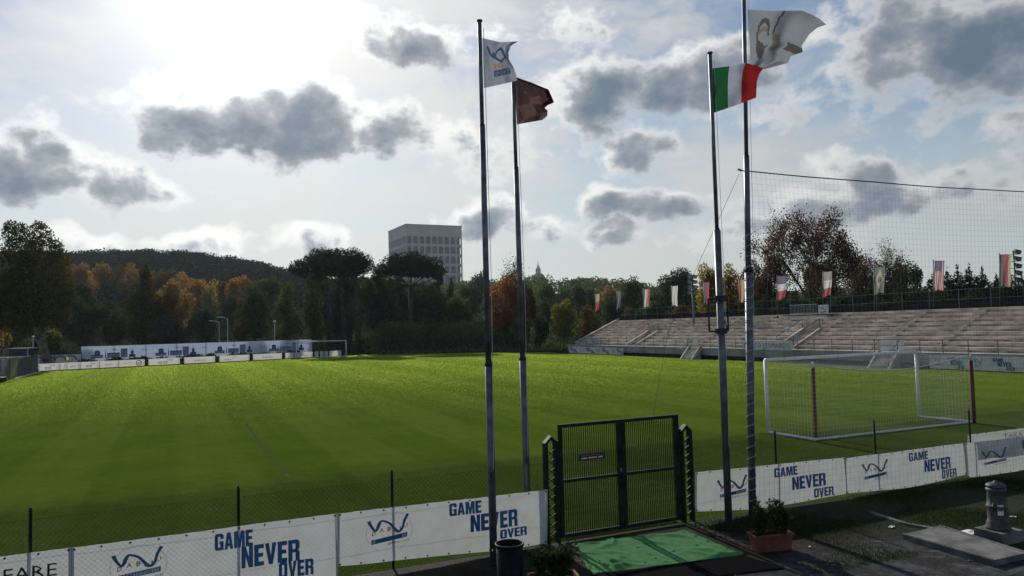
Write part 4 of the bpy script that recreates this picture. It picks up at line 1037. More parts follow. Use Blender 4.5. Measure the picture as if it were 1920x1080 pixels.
def mini(items):
    def fn(a, b, z0, z1):
        out = []; w_, h_ = b-a, z1-z0
        P_ = lambda x, y: (a+x*w_, z0+y*h_)
        for kind, x0, x1 in items:
            if kind == 's':
                q = x1-x0
                for txt, xa, xb, ya, yb in (('GAME', 0, .5, .64, .88), ('NEVER', .22, .85, .32, .62), ('OVER', .62, 1, .06, .3)):
                    out.append(('slogan_lettering', M_navy, boxmap(block_text(txt), P_(x0+q*xa, ya), P_(x0+q*xb, yb))))
            else: out += logo(P_(x0, .15), P_(x1, .9), False, False)
        return out
    return fn
sb = stand_banner('long pale sponsor banner at the far foot of grandstand', -1.0, (1067, 650), (1169, 665.5), mini([('s', .0, .17), ('l', .22, .30), ('s', .33, .5), ('l', .53, .6), ('s', .62, .76), ('l', .8, .87), ('s', .88, .99)]), M_banner)
sb = stand_banner('white slogan banner at near foot of grandstand behind goal', -1.0, (1742, 665), (1962, 700), mini([('l', .045, .11), ('s', .17, .33), ('l', .42, .49), ('s', .58, .76)]), M_banner)
for o in list(bpy.data.objects):
    if o.name.startswith('bar_lettering') and o.parent and o.location.y == 0: o.location.y = -0.004
stand_banner('pale banner with large dark name lettering on walkway railing', .20, (1392, 638), (1486, 658), word('MARCO LEONARDO', M_navy, .04, .97, .25, .5), M_banner)
stand_banner('white square banner over the far stairway', X0+TR*4, (1178, 618), (1197, 631), mini([('l', .15, .85)]), M_banner)
stand_banner('white square banner over the middle stairway', X0+TR*4, (1471, 613), (1496, 632), mini([('l', .15, .85)]), M_banner)
stand_banner('small white banner on walkway railing left of bracketed pole', X0-.4, (1281, 632), (1308, 646), mini([('l', .25, .7)]), M_banner)
stand_banner('crumpled white banner on walkway railing right of centre', X0-.4, (1650, 637), (1696, 657), word('ROMA', M_pale, .12, .62, .3, .4), M_banner)
stand_banner('white slogan banner on the press platform', X0+TR*7, (1460, 594), (1552, 611), mini([('l', .02, .09), ('s', .22, .48), ('l', .52, .62), ('s', .70, .97)]), M_banner)
stand_banner('small white logo banner on barrier above press platform', X0+TR*8, (1534, 572), (1554, 591), mini([('l', .15, .85)]), M_banner)
# press platform and crowd barriers
vb0, vb1 = SB(1455, 600, X0+TR*7)[0], SB(1560, 600, X0+TR*7)[0]
t = thing('press_platform', 'grey timber press platform near top of the grandstand', 'platform', fw_pt(ST_A+X0+TR*7, (vb0+vb1)/2, Z0+RI*7), RZ)
w_ = abs(vb0-vb1)/2
for i in range(5): MB().bbox((.03+.28*i, -w_, .62), (.03+.28*i+.27, w_, .66)).build('deck_board', M_conc, t)
for s in (-1, 0, 1): MB().bbox((.1, s*(w_-.1)-.05, 0), (.2, s*(w_-.1)+.05, .615)).build('deck_leg', M_dark, t)
bl_ = MB(); bw = 1.9
for k, px in enumerate((1494, 1519)):
    s_, z_ = SB(px, 590, X0+TR*7.6); t = thing('crowd_barrier', ('left', 'right')[k]+' pale crowd barrier on the press platform', 'barrier', fw_pt(ST_A+X0+TR*7.6, s_, Z0+RI*7+.665), RZ, 'barriers on the press platform')
    MB().tube([(0, -.85, .1), (0, -.85, .95), (0, .85, .95), (0, .85, .1), (0, -.85, .1)], .022, 6).build('frame', M_rope, t)
    for j in range(1, 9): MB().tube([(0, -.85+.189*j, .1), (0, -.85+.189*j, .95)], .008, 4).build('upright', M_rope, t)
    for s in (-.6, .6): MB().tube([(-.2, s, .01), (0, s, .1), (.2, s, .01)], .014, 5).build('foot', M_rope, t)

# national flags behind the stand
def cf(name, c): return fab('stand_flag_'+name, c, .5)
cR = cf('red', (.36, .12, .12)); cW = cf('white', (.60, .60, .60)); cB = cf('blue', (.16, .15, .24)); cY = cf('yellow', (.42, .39, .26)); cG = cf('green', (.17, .21, .19)); cK = cf('charcoal', (.15, .15, .155)); cP = cf('violet', (.20, .17, .24)); cO = cf('pale_green', (.33, .35, .28))
SF = [  # pole x, flag x0, x1, y top, y bottom, pole foot y, materials, pattern(u 0..1 across, v 0..1 down), label
 (1116, 1115.5, 1124, 552, 583, 604, [cO, cR, cY], lambda u, v: 1 if v > .45 else (0 if u < .5 else 2), 'pale green and red flag at far end of the grandstand'),
 (1157, 1157, 1164, 547, 579, 603, [cP, cK], lambda u, v: 1 if u > .7 else 0, 'limp violet flag second from far end of the grandstand'),
 (1206, 1207, 1219, 543, 577, 602, [cP, cW, cY, cR], lambda u, v: 0 if u < .2 else (1 if u < .4 else (2 if u < .72 else 3)), 'flag with violet, yellow and red upright bands above the stand'),
 (1259, 1259.5, 1271, 537, 574, 600, [cW, cB], lambda u, v: 1 if u < .12 else 0, 'plain white flag above the far half of the stand'),
 (1319, 1319, 1330, 530, 570, 598, [cB, cR, cW], lambda u, v: 0 if u < .4 else 1, 'blue and red flag before the yellow tree'),
 (1385, 1385.5, 1396, 525, 567, 597, [cR, cY], lambda u, v: 0 if u < .38 or u > .9 else 1, 'red and yellow flag just left of the net pole'),
 (1457, 1456, 1474, 518, 561, 592, [cB, cW, cR], lambda u, v: 0 if v < .34 else (1 if v < .66 else 2), 'blue, white and red flag right of the net pole'),
 (1543, 1544, 1560, 510, 556, 588, [cO, cW, cR], lambda u, v: 0 if v < .34 else (1 if v < .68 else 2), 'pale green, white and red flag above press platform'),
 (1639, 1640, 1660, 501, 551, 588, [cG, cY, cB], lambda u, v: 2 if ((u-.5)/.2)**2+((v-.5)/.13)**2 < 1 else (1 if abs(u-.5)/.38+abs(v-.47)/.40 < 1 else 0), 'green flag with yellow diamond'),
 (1750, 1752, 1771, 490, 545, 586, [cR, cW, cB], lambda u, v: (2 if v < .34 and u < .75 else (0 if int(u*9) % 2 == 0 else 1)), 'striped red and white flag with blue canton'),
 (1874, 1875, 1897, 478, 538, 583, [cK, cR, cY], lambda u, v: 0 if u < .38 else (1 if u < .74 else 2), 'charcoal, red and ochre flag at the right edge'),
]
for i, (px, x0, x1, yt, yb, yf, ms, fnm, lab) in enumerate(SF):
    D = X0+TR*NR+.05
    b_, z_ = SB(px, yf-8, D); foot = fw_pt(ST_A+D, b_, zt-.2); Y = foot.y
    top = at(px, yt-2, Y); pt_ = thing('flag_mast', 'slim mast of the '+lab, 'flagpole', foot, 0, 'masts along the back of the stand')
    MB().tube([(0, 0, 0), top-foot], .035, 8).build('mast', M_steel, pt_, True)
    MB().tube([top-foot-Vector((0, 0, .03)), top-foot+Vector((0.0, 0, .04))], .05, 8).build('mast_cap', M_steel, pt_)
    MB().tube([top-foot-Vector((0, 0, .06)), at(x1, yt-1, Y)-foot], .015, 5).build('cross_rod', M_steel, pt_)
    o = at(x0, yt, Y); ft = thing('stand_flag', lab, 'flag', o, 0, 'flags along the back of the stand')
    def fn(u, v, x0=x0, x1=x1, yt=yt, yb=yb, Y=Y, o=o, i=i):
        x = x0+(x1-x0)*u*(1-.10*v)+math.sin(v*4+i)*1.2*v; y = yt+(yb-yt)*v-u*1.5+1.5*math.sin(u*5+i)*v
        return at(x, y, Y-.06+.07*math.sin(u*9+v*3+i)*(.3+v)) - o
    MB().sheet(fn, 24, 28, fnm).build('cloth', ms, ft, True)

# floodlights
def lamp_tower(label, px, ytop, Y, n, dx, w_):
    b = base_at(px, Y); top = at(px, ytop, Y); H_ = top.z-b.z; t = thing('floodlight_mast', label, 'floodlight', b)
    MB().tube([(0, 0, 0), (0, 0, H_)], [w_, w_*.7], 8).build('mast', M_steel, t, True)
    for i in range(n):
        z = H_-.1-i*.62
        for s in ((1,) if dx else (-1, 1)):
            hd = MB().box((s*.28, -.1, z), (.55, .28, .36), Matrix.Rotation(math.radians(20), 3, 'X') @ Matrix.Rotation(math.radians(12*s), 3, 'Y')).build('lamp_head', M_dark, t)
            MB().box((s*.28, -.27, z-.06), (.42, .02, .26), Matrix.Rotation(math.radians(20), 3, 'X')).build('lens', mat('lens_glass', (.25, .27, .3), .2), hd)
        MB().tube([(-.35, 0, z-.22), (.45, 0, z-.22)], .03, 5).build('cross_arm', M_steel, t)
lamp_tower('floodlight mast with five stacked lamps at right edge', 1907, 470, 66, 5, 1, .09)
lamp_tower('pale lattice floodlight mast behind the far rows', 1301, 517, 88, 4, 0, .16)

# ------------------------------------------------------------------ far side: boards, hoarding, wall, fence, bench
def bl_y(x): return 696.0-(x-70)*.0503
M_board = mat('board_white', (.80, .79, .76), .6, .06, 2.0, trans=.35, tcol=(.8, .77, .72))
segs = [(72, 111), (111.6, 123.6), (124.2, 149.6), (150.2, 185.6), (186.2, 221.6), (222.2, 271), (278, 337), (345, 403), (411, 467.5), (474, 528.5), (534.5, 551), (552, 586), (590, 597), (600, 606.5), (608.5, 615), (617, 640)]
LB = ['leftmost low white hoarding board under the leaning tree', 'very narrow low board second from the left', 'low board with pale print third from the left', 'low board with blue word fourth from the left', 'low board with faint grey emblem fifth from the left', 'low board with round red emblem',
      'low board with blue word first after the gap', 'low white board in front of second skyline panel', 'low white board below the two lamp posts', 'low white board in front of third skyline panel', 'short board left of the distant goal post', 'low board right behind the distant goal post', 'small board just inside the distant goal', 'second small board inside the distant goal', 'third small board inside the distant goal', 'last low board at distant goal right post']
def board_prints(t, L_, h_, k):
    y = -.031
    def tx(txt, x0, x1, z0, hh, m_):
        V, F_ = font_text(txt, .01); MB().add([(x0+(x1-x0)*a, y, z0+hh*b) for a, b in V], F_).build('lettering', m_, t)['kind'] = 'stuff'
    if k in (0, 3, 6): tx('NEVER', L_*.30, L_*.62, h_*.18, h_*.34, M_navy); tx('GAME', L_*.55, L_*.80, h_*.62, h_*.2, M_pale)
    elif k in (2, 4, 7, 9, 11): tx('dabliu', L_*.3, L_*.7, h_*.3, h_*.3, M_pale)
    elif k == 8: tx('NEVER', L_*.15, L_*.4, h_*.2, h_*.25, M_pale); tx('GAME', L_*.4, L_*.55, h_*.6, h_*.2, M_pale)
    elif k == 5:
        tx('Sport', L_*.2, L_*.55, h_*.35, h_*.3, M_pale)
        mb = MB(); c_ = [(L_*.78+h_*.36*math.cos(a)*1.0, h_*.5+h_*.36*math.sin(a)) for a in np.linspace(0, 6.283, 24)]
        for q in ribbon(c_, [h_*.06]*24): mb.add([(a, y, b) for a, b in q], [(0, 1, 2, 3)])
        mb.build('red_emblem', M_pink, t)
        MB().add([(L_*.78-h_*.2, y-.002, h_*.3), (L_*.78+h_*.2, y-.002, h_*.5), (L_*.78+h_*.2, y-.002, h_*.65), (L_*.78-h_*.2, y-.002, h_*.45)], [(0, 1, 2, 3)]).build('emblem_stroke', M_pink, t)
for k, (xa, xb) in enumerate(segs):
    a, b = ground(xa, bl_y(xa)), ground(xb, bl_y(xb)); d = b-a; L_ = d.length; rz = math.atan2(d.y, d.x)
    t = thing('hoarding_board', LB[k], 'board', a, rz, 'low advertising boards along far touchline'); h_ = .86
    MB().add([(0, -.03, .03), (L_, -.03, .03), (L_, -.03, h_), (0, -.03, h_)], [(0, 1, 2, 3)]).build('board_panel', M_board, t)
    for x in (.1, L_-.1): MB().bbox((x-.02, .031, 0), (x+.02, .07, h_-.1)).build('board_leg', M_dark, t)
    board_prints(t, L_, h_, k)
# tall skyline hoarding
hA, hB = base_at(152, 101), base_at(585, 119); d = hB-hA; L_ = d.length; rz = math.atan2(d.y, d.x)
M_hsky = mat('hoarding_pale_blue', (.46, .55, .74), .6, .10, .12, col2=(.66, .70, .78), trans=.25)
M_hblue = mat('hoarding_blue', (.05, .08, .24), .6, .08, 2.0)
HO = thing('skyline_hoarding', 'long pale blue hoarding printed with dark blue skyline', 'hoarding', hA, rz)
npan = 8; ZH = at(152, 650, 101).z
for i in range(npan): MB().add([(L_*i/npan+.01, -.03, .55), (L_*(i+1)/npan-.01, -.03, .55), (L_*(i+1)/npan-.01, -.03, ZH), (L_*i/npan+.01, -.03, ZH)], [(0, 1, 2, 3)]).build('hoarding_panel', M_hsky, HO)
for i in range(npan+1): MB().bbox((L_*i/npan-.05, .035, 0), (L_*i/npan+.05, .13, ZH+.12)).build('hoarding_post', M_dark, HO)
def R2(mb, x0, x1, z0, z1, y=-.034): mb.add([(x0, y, z0), (x1, y, z0), (x1, y, z1), (x0, y, z1)], [(0, 1, 2, 3)])
zb = 1.05
for k in range(4):
    x = L_*(k*.25+.032); u_ = L_*.25
    mb = MB(); R2(mb, x+u_*.02, x+u_*.20, zb, zb+.42); R2(mb, x+u_*.072, x+u_*.155, zb+.42, zb+.86)
    mb.add([(x+u_*.072, -.034, zb+.86), (x+u_*.155, -.034, zb+.86), (x+u_*.145, -.034, zb+.98), (x+u_*.113, -.034, zb+1.04), (x+u_*.082, -.034, zb+.98)], [(0, 1, 2, 3, 4)]); mb.build('arena_print', M_hblue, HO)
    mb = MB()
    for j in range(8): R2(mb, x+u_*(.03+.021*j), x+u_*(.04+.021*j), zb+.08, zb+.32, -.037)
    R2(mb, x+u_*.10, x+u_*.125, zb+.6, zb+.7, -.037); mb.build('arena_openings', M_hsky, HO)['kind'] = 'stuff'
    MB().add([(x+u_*.225, -.034, zb), (x+u_*.247, -.034, zb), (x+u_*.236, -.034, zb+1.25)], [(0, 1, 2)]).build('obelisk_print', M_hblue, HO)
    mb = MB(); R2(mb, x+u_*.262, x+u_*.455, zb, zb+.66); mb.build('colonnade_print', M_hblue, HO)
    mb = MB()
    for j in range(10): R2(mb, x+u_*(.272+.018*j), x+u_*(.281+.018*j), zb+.08, zb+.5, -.037)
    mb.build('colonnade_openings', M_hsky, HO)['kind'] = 'stuff'
    mb = MB(); R2(mb, x+u_*.47, x+u_*.575, zb, zb+1.18); mb.build('grid_block_print', M_hblue, HO)
    mb = MB()
    for j in range(5):
        for q in range(5): R2(mb, x+u_*(.478+.0195*j), x+u_*(.491+.0195*j), zb+.08+.2*q, zb+.22+.2*q, -.037)
    mb.build('grid_block_openings', M_hsky, HO)['kind'] = 'stuff'
    mb = MB(); R2(mb, x+u_*.60, x+u_*.70, zb, zb+.38); R2(mb, x+u_*.628, x+u_*.672, zb+.38, zb+.66)
    mb.add([(x+u_*(.65+.026*math.cos(a)), -.034, zb+.66+.26*math.sin(a)) for a in np.linspace(0, math.pi, 9)], [tuple(range(9))])
    R2(mb, x+u_*.646, x+u_*.654, zb+.92, zb+1.15); mb.build('dome_print', M_hblue, HO)
    V, F_ = font_text('ROMA', .02); MB().add([(x+u_*(.335+.07*a), -.034, zb+1.0+.22*b) for a, b in V], F_).build('red_lettering', M_pink, HO)['kind'] = 'stuff'
    V, F_ = font_text('EUR', .02); MB().add([(x+u_*(.80+.09*a), -.034, zb+.8+.28*b) for a, b in V], F_).build('pale_lettering', mat('print_dull_blue', (.25, .33, .52), .6), HO)['kind'] = 'stuff'
# mural wall at the far left
wA, wB = base_at(-60, 93), base_at(153, 100.5); d = wB-wA; L_ = d.length
MU = thing('mural_wall', 'low white wall with faint arch prints at the far left', 'wall', wA, math.atan2(d.y, d.x)); zw = at(80, 667, 96).z
for i in range(8): MB().bbox((L_*i/8+.01, -.05, 0), (L_*(i+1)/8-.01, .05, zw)).build('wall_panel', M_board, MU)
for i in range(9): MB().bbox((L_*i/8-.04, -.09, 0), (L_*i/8+.04, -.051, zw+.25)).build('fence_post', M_hblue, MU)
for i in range(7):
    x = L_*(.30+.10*i); mb = MB(); c_ = [(x+.65*math.cos(a), .95+.55*math.sin(a)) for a in np.linspace(0, math.pi, 10)]
    for q in ribbon(c_, [.13]*10): mb.add([(a, -.054, b) for a, b in q], [(0, 1, 2, 3)])
    mb.build('arch_print', mat('print_slate', (.22, .22, .26), .6), MU)
mb = MB(); R2(mb, L_*.36, L_*.44, zw-.75, zw-.2, -.056); mb.build('tan_print', mat('print_tan', (.42, .3, .22), .6), MU)
# kiosk behind the wall
p = base_at(44, 104); t = thing('kiosk', 'small blue kiosk with pale roof edge behind mural wall', 'kiosk', p)
MB().bbox((-1.3, -1, 0), (1.0, 1, 2.55)).build('cabin', mat('kiosk_blue', (.035, .045, .12), .6), t)
MB().bbox((-1.45, -1.15, 2.551), (1.4, 1.15, 2.68)).build('roof', mat('kiosk_roof', (.30, .33, .36), .5), t)
MB().bbox((-.6, -1.03, 1.1), (.3, -1.001, 2.1)).build('window', M_dark, t)
MB().bbox((1.25, -1.1, 0), (1.33, -1.02, 2.55)).build('awning_post', M_rope, t)
# side fence and gate at the left edge, bench
sA, sB = ground(-90, 741), ground(70, 697.5); d = sB-sA; L_ = d.length; rz = math.atan2(d.y, d.x)
t = thing('screen_fence', 'dark blue screened touchline fence at the left edge', 'fence', sA, rz); hs_ = 2.05
M_scr = mat('windbreak_blue', (.035, .06, .085), .8, .3, 1.6)
n = 9
for i in range(n):
    if i == 5: continue
    MB().bbox((L_*i/n+.04, -.015, .12), (L_*(i+1)/n-.04, .015, hs_-.08)).build('screen_panel', M_scr, t)
for i in range(n+1): MB().tube([(L_*i/n, 0, 0), (L_*i/n, 0, hs_+.1)], .04, 6).build('post', M_dark, t)
MB().bbox((L_*5/n+.05, -.02, .1), (L_*6/n-.05, .02, hs_)).build('gate_panel', mat('ochre_green', (.12, .14, .05), .7), t)
MB().tube([(0, 0, hs_), (L_, 0, hs_)], .025, 5).build('top_rail', M_dark, t)
MB().bbox((L_*.55, -.5, 0), (L_*.97, -.36, .12)).build('kerb', M_conc2, t)
bp_ = ground(4, 717); t = thing('bench', 'red slatted bench at the left edge of the pitch', 'bench', bp_, rz)
for z, y in ((.45, -.15), (.45, 0.0), (.45, .15)): MB().box((0, y, z), (1.7, .12, .04)).build('seat_slat', M_red, t)
for z in (.62, .76): MB().box((0, .25, z), (1.7, .03, .11)).build('back_slat', M_red, t)
for x in (-.6, .6):
    MB().bbox((x-.03, -.2, 0), (x+.03, .2, .43)).build('leg', M_dark, t)
    MB().bbox((x-.03, .262, .43), (x+.03, .3, .82)).build('back_support', M_dark, t)
cfp = ground(124, 691.5); t = thing('corner_flag', 'small yellow corner flag below the leaning tree', 'flag', cfp)
MB().tube([(0, 0, 0), (0, 0, 1.5)], .025, 6).build('staff', M_rope, t)
MB().sheet(lambda u, v: Vector((u*.32, .04*math.sin(u*6), 1.48-v*.38)), 6, 4).build('cloth', mat('corner_yellow', (.6, .55, .05), .7, trans=.4), t)
# street lamps
def street_lamp(label, px, yt, Y, arm):
    b = base_at(px, Y); H_ = at(px, yt, Y).z-b.z; t = thing('street_lamp', label, 'street lamp', b, 0, 'street lamps before the trees')
    MB().tube([(0, 0, 0), (0, 0, H_*.97)], [.11, .06], 8).build('mast', M_rope, t, True)
    if arm:
        MB().tube([(0, 0, H_*.9), (-.25, 0, H_*.975), (-1.2, 0, H_)], .045, 6).build('arm', M_rope, t)
        MB().box((-1.45, 0, H_-.02), (.6, .25, .12)).build('lamp_head', M_pwhite, t)
    else: MB().lathe([(.05, H_*.97), (.25, H_-.02), (.22, H_+.12), (.02, H_+.2)], 12).build('lamp_head', M_pwhite, t)
street_lamp('curved street lamp behind the hoarding, right of the pair', 427, 594, 124, 1)
street_lamp('curved street lamp behind the hoarding, left of the pair', 411, 601, 131, 1)
street_lamp('thin post-top street lamp above third skyline panel', 515, 603, 127, 0)
street_lamp('thin post-top street lamp behind mural wall, left', 5, 618, 108, 0)
street_lamp('pale globe street lamp behind the leaning trunk', 62, 632, 110, 0)

# ------------------------------------------------------------------ travertine block with arches, far dome
def arched_block():
    Yb = 690.0; pr = at(797.5, 470, Yb)          # the near vertical corner
    s_ = 56.0
    c = at(762.5, 520, Yb); gz0 = gz(c.x, c.y)
    t = thing('arched_building', 'white cubic stone building with rows of arches above pines', 'building', (c.x, c.y, gz0-2), math.radians(26.0))
    ztop = at(795, 418.5, Yb).z - (gz0-2); hh = ztop
    # local: near corner at origin, right face along +x (y=0), left face along +y (x=0)
    MB().bbox((1.6, 1.6, 0), (s_-1.6, s_-1.6, hh-1.0)).build('core', mat('arcade_painted_shade', (.24, .24, .25), .8, .06, .1), t)  # darker than the facade stone: shade inside the arches put into colour
    MB().bbox((-.3, -.3, hh-.99), (s_+.3, s_+.3, hh)).build('roof_slab', M_stone, t)
    rows, cols, ph_, topb = 6, 9, 9.2, 9.6
    pw = s_/cols
    def bay():                                   # one bay of the facade with an arched opening, 1.5 m deep
        mb = MB(); ow = pw*.36; zs = ph_*.52; z0_ = ph_*.08; n = 10
        arc = [(ow*math.cos(a), zs+ow*math.sin(a)) for a in np.linspace(0, math.pi, n)]
        fr = [(pw/2, 0), (pw/2, ph_), (-pw/2, ph_), (-pw/2, 0), (-ow, 0), (-ow, z0_)]
        left = [(-pw/2, 0), (-ow, 0)] + [(x, z) for x, z in reversed(arc) if x <= 0][0:] + [(0, zs+ow), (0, ph_), (-pw/2, ph_)]
        right = [(pw/2, 0), (pw/2, ph_), (0, ph_), (0, zs+ow)] + [(x, z) for x, z in reversed(arc) if x >= 0] + [(ow, 0)]
        for pol in (left, right): mb.add([(x, 0, z) for x, z in pol], [tuple(range(len(pol)))])
        jm = [(-ow, 0)] + list(reversed(arc)) + [(ow, 0)]
        for a, b in zip(jm, jm[1:]): mb.add([(a[0], 0, a[1]), (b[0], 0, b[1]), (b[0], 1.58, b[1]), (a[0], 1.58, a[1])], [(0, 1, 2, 3)])
        return mb.mesh('arch_bay', M_stone)
    bm_ = bay()
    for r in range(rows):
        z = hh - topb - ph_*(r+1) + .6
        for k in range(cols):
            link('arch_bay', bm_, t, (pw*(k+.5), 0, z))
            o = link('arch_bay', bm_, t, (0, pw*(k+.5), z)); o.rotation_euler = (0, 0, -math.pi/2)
            if r: continue
    zl = hh-topb+.6
    MB().bbox((0, 0, zl), (s_, 1.59, hh-1.0)).build('parapet_band', M_stone, t); MB().bbox((0, 1.6, zl), (1.59, s_, hh-1.0)).build('parapet_band', M_stone, t)
    zlo = hh-topb-ph_*rows+.6
    if zlo > 0: MB().bbox((0, 0, 0), (s_, 1.59, zlo)).build('base_band', M_stone, t); MB().bbox((0, 1.6, 0), (1.59, s_, zlo)).build('base_band', M_stone, t)
    return t
arched_block()
cb = base_at(1012, 1300); t = thing('domed_church', 'distant dark dome with slender lantern on the skyline', 'church', cb)
zd = at(1012, 494, 1300).z-cb.z; k_ = zd/100.0
M_dome = mat('dome_slate', (.13, .15, .18), .8, .1, .05)
MB().lathe([(15, 0), (15, zd-38), (14.6, zd-32), (13, zd-26), (10, zd-21), (6, zd-17.5), (4.6, zd-16.5)], 24).build('dome', M_dome, t, True)
MB().lathe([(4.0, zd-16.6), (4.0, zd-9.5), (4.6, zd-9), (3.2, zd-7.5), (1.3, zd-3.5), (.6, zd), (.5, zd+1)], 12).build('lantern', M_stone, t)
for a in range(8): MB().box((4.05*math.cos(a*.785), 4.05*math.sin(a*.785), zd-13), (.9, .9, 5)).build('lantern_opening', M_dark, t)
MB().tube([(0, 0, zd+1), (0, 0, zd+5)], .3, 5).build('cross', M_dark, t)

# ------------------------------------------------------------------ trees
PX = lambda Y: Y/FPX
def leaf_quads(Cn, size, R_, up=0.0, elong=1.0):
    """random quads of given size round the centres"""
    n = len(Cn); d = R_.normal(size=(n, 3)); d[:, 2] += up; d /= np.linalg.norm(d, axis=1)[:, None]
    e = np.cross(d, R_.normal(size=(n, 3))); e /= np.linalg.norm(e, axis=1)[:, None]
    s = (size*R_.uniform(.6, 1.35, n))[:, None]
    a = d*s*elong*.62; b = e*s*.5
    V = np.stack([Cn-a, Cn+b*1.0+a*.1, Cn+a, Cn-b*1.0-a*.1], 1)
    return V.reshape(-1, 3)
def crown_mesh(name, lobes, n, size, m_, seed, shell=0.55, up=0.0, flat=False, tints=None, elong=1.2):
    """leaves through the volume of many lobes (x, y, z, rx, ry, rz)"""
    R_ = np.random.default_rng(seed); L_ = np.array(lobes); vol = (L_[:, 3]*L_[:, 4]+L_[:, 3]*L_[:, 5]); pk = R_.choice(len(L_), n, p=vol/vol.sum())
    d = R_.normal(size=(n, 3)); d /= np.linalg.norm(d, axis=1)[:, None]
    if flat: d[:, 2] = np.where(d[:, 2] < 0, d[:, 2]*.75, d[:, 2])
    r = np.maximum(R_.uniform(0, 1, n), R_.uniform(0, 1, n)*1.0)**shell*R_.uniform(.86, 1.08, n)
    Cn = L_[pk, :3] + d*L_[pk, 3:6]*r[:, None]
    V = leaf_quads(Cn, size, R_, up, elong)
    lt = R_.uniform(-.18, .18, len(L_))[pk]
    t_ = np.clip(R_.normal(.42, .20, n)+lt, 0, 1)
    return np_mesh(name, V, np.arange(len(V)).reshape(-1, 4), m_, np.repeat(t_, 4))
def round_lobes(rx, z0, z1, k, R_, fill=.52, ry=None, top=.8, asym=.25):
    zc, rz = (z0+z1)/2, (z1-z0)/2; ry = ry or rx; out = [(0, 0, zc, rx*.72, ry*.72, rz*.78)]
    for i in range(k):
        d = Vector((R_.gauss(0, 1), R_.gauss(0, 1), R_.gauss(0.15, .9))).normalized(); q = R_.uniform(.50, .78)
        s = R_.uniform(.26, .44)*fill/.52
        out.append((d.x*rx*q, d.y*ry*q, zc+d.z*rz*q*top/.8, rx*s, ry*s, rz*s*R_.uniform(.8, 1.1)))
    return out
LM = {
 'olive':  leafmat('leaf_olive', (.026, .026, .010), (.062, .056, .018), .35, 1.5, (.16, .11, .03)),
 'dark':   leafmat('leaf_dark', (.022, .033, .021), (.056, .072, .042), .3, 1.5),
 'pine':   leafmat('leaf_pine', (.015, .025, .012), (.044, .056, .024), .2, 1.2),
 'mid':    leafmat('leaf_mid', (.026, .040, .016), (.072, .090, .032), .38, 1.8),
 'grey':   leafmat('leaf_greygreen', (.030, .040, .026), (.080, .092, .056), .28, 1.3),
 'yellow': leafmat('leaf_yellow', (.10, .080, .016), (.27, .20, .04), .5, 1.9),
 'ygreen': leafmat('leaf_yellowgreen', (.06, .066, .014), (.17, .165, .03), .5, 1.8),
 'orange': leafmat('leaf_orange', (.10, .055, .016), (.26, .14, .035), .5, 2.0),
 'rust':   leafmat('leaf_rust', (.085, .035, .014), (.23, .090, .030), .5, 1.8),
 'amber':  leafmat('leaf_amber', (.085, .052, .018), (.20, .115, .038), .5, 2.0),
 'brown':  leafmat('leaf_brown', (.045, .028, .018), (.12, .066, .036), .38, 1.4),
 'russet': leafmat('leaf_russet', (.050, .024, .015), (.135, .060, .034), .4, 1.6),
 'hill':   leafmat('leaf_hill', (.012, .019, .012), (.026, .034, .020), .12, 1.1),
 'tan':    leafmat('leaf_tan', (.05, .038, .020), (.13, .092, .045), .38, 1.4),
}
DENS = 1.0
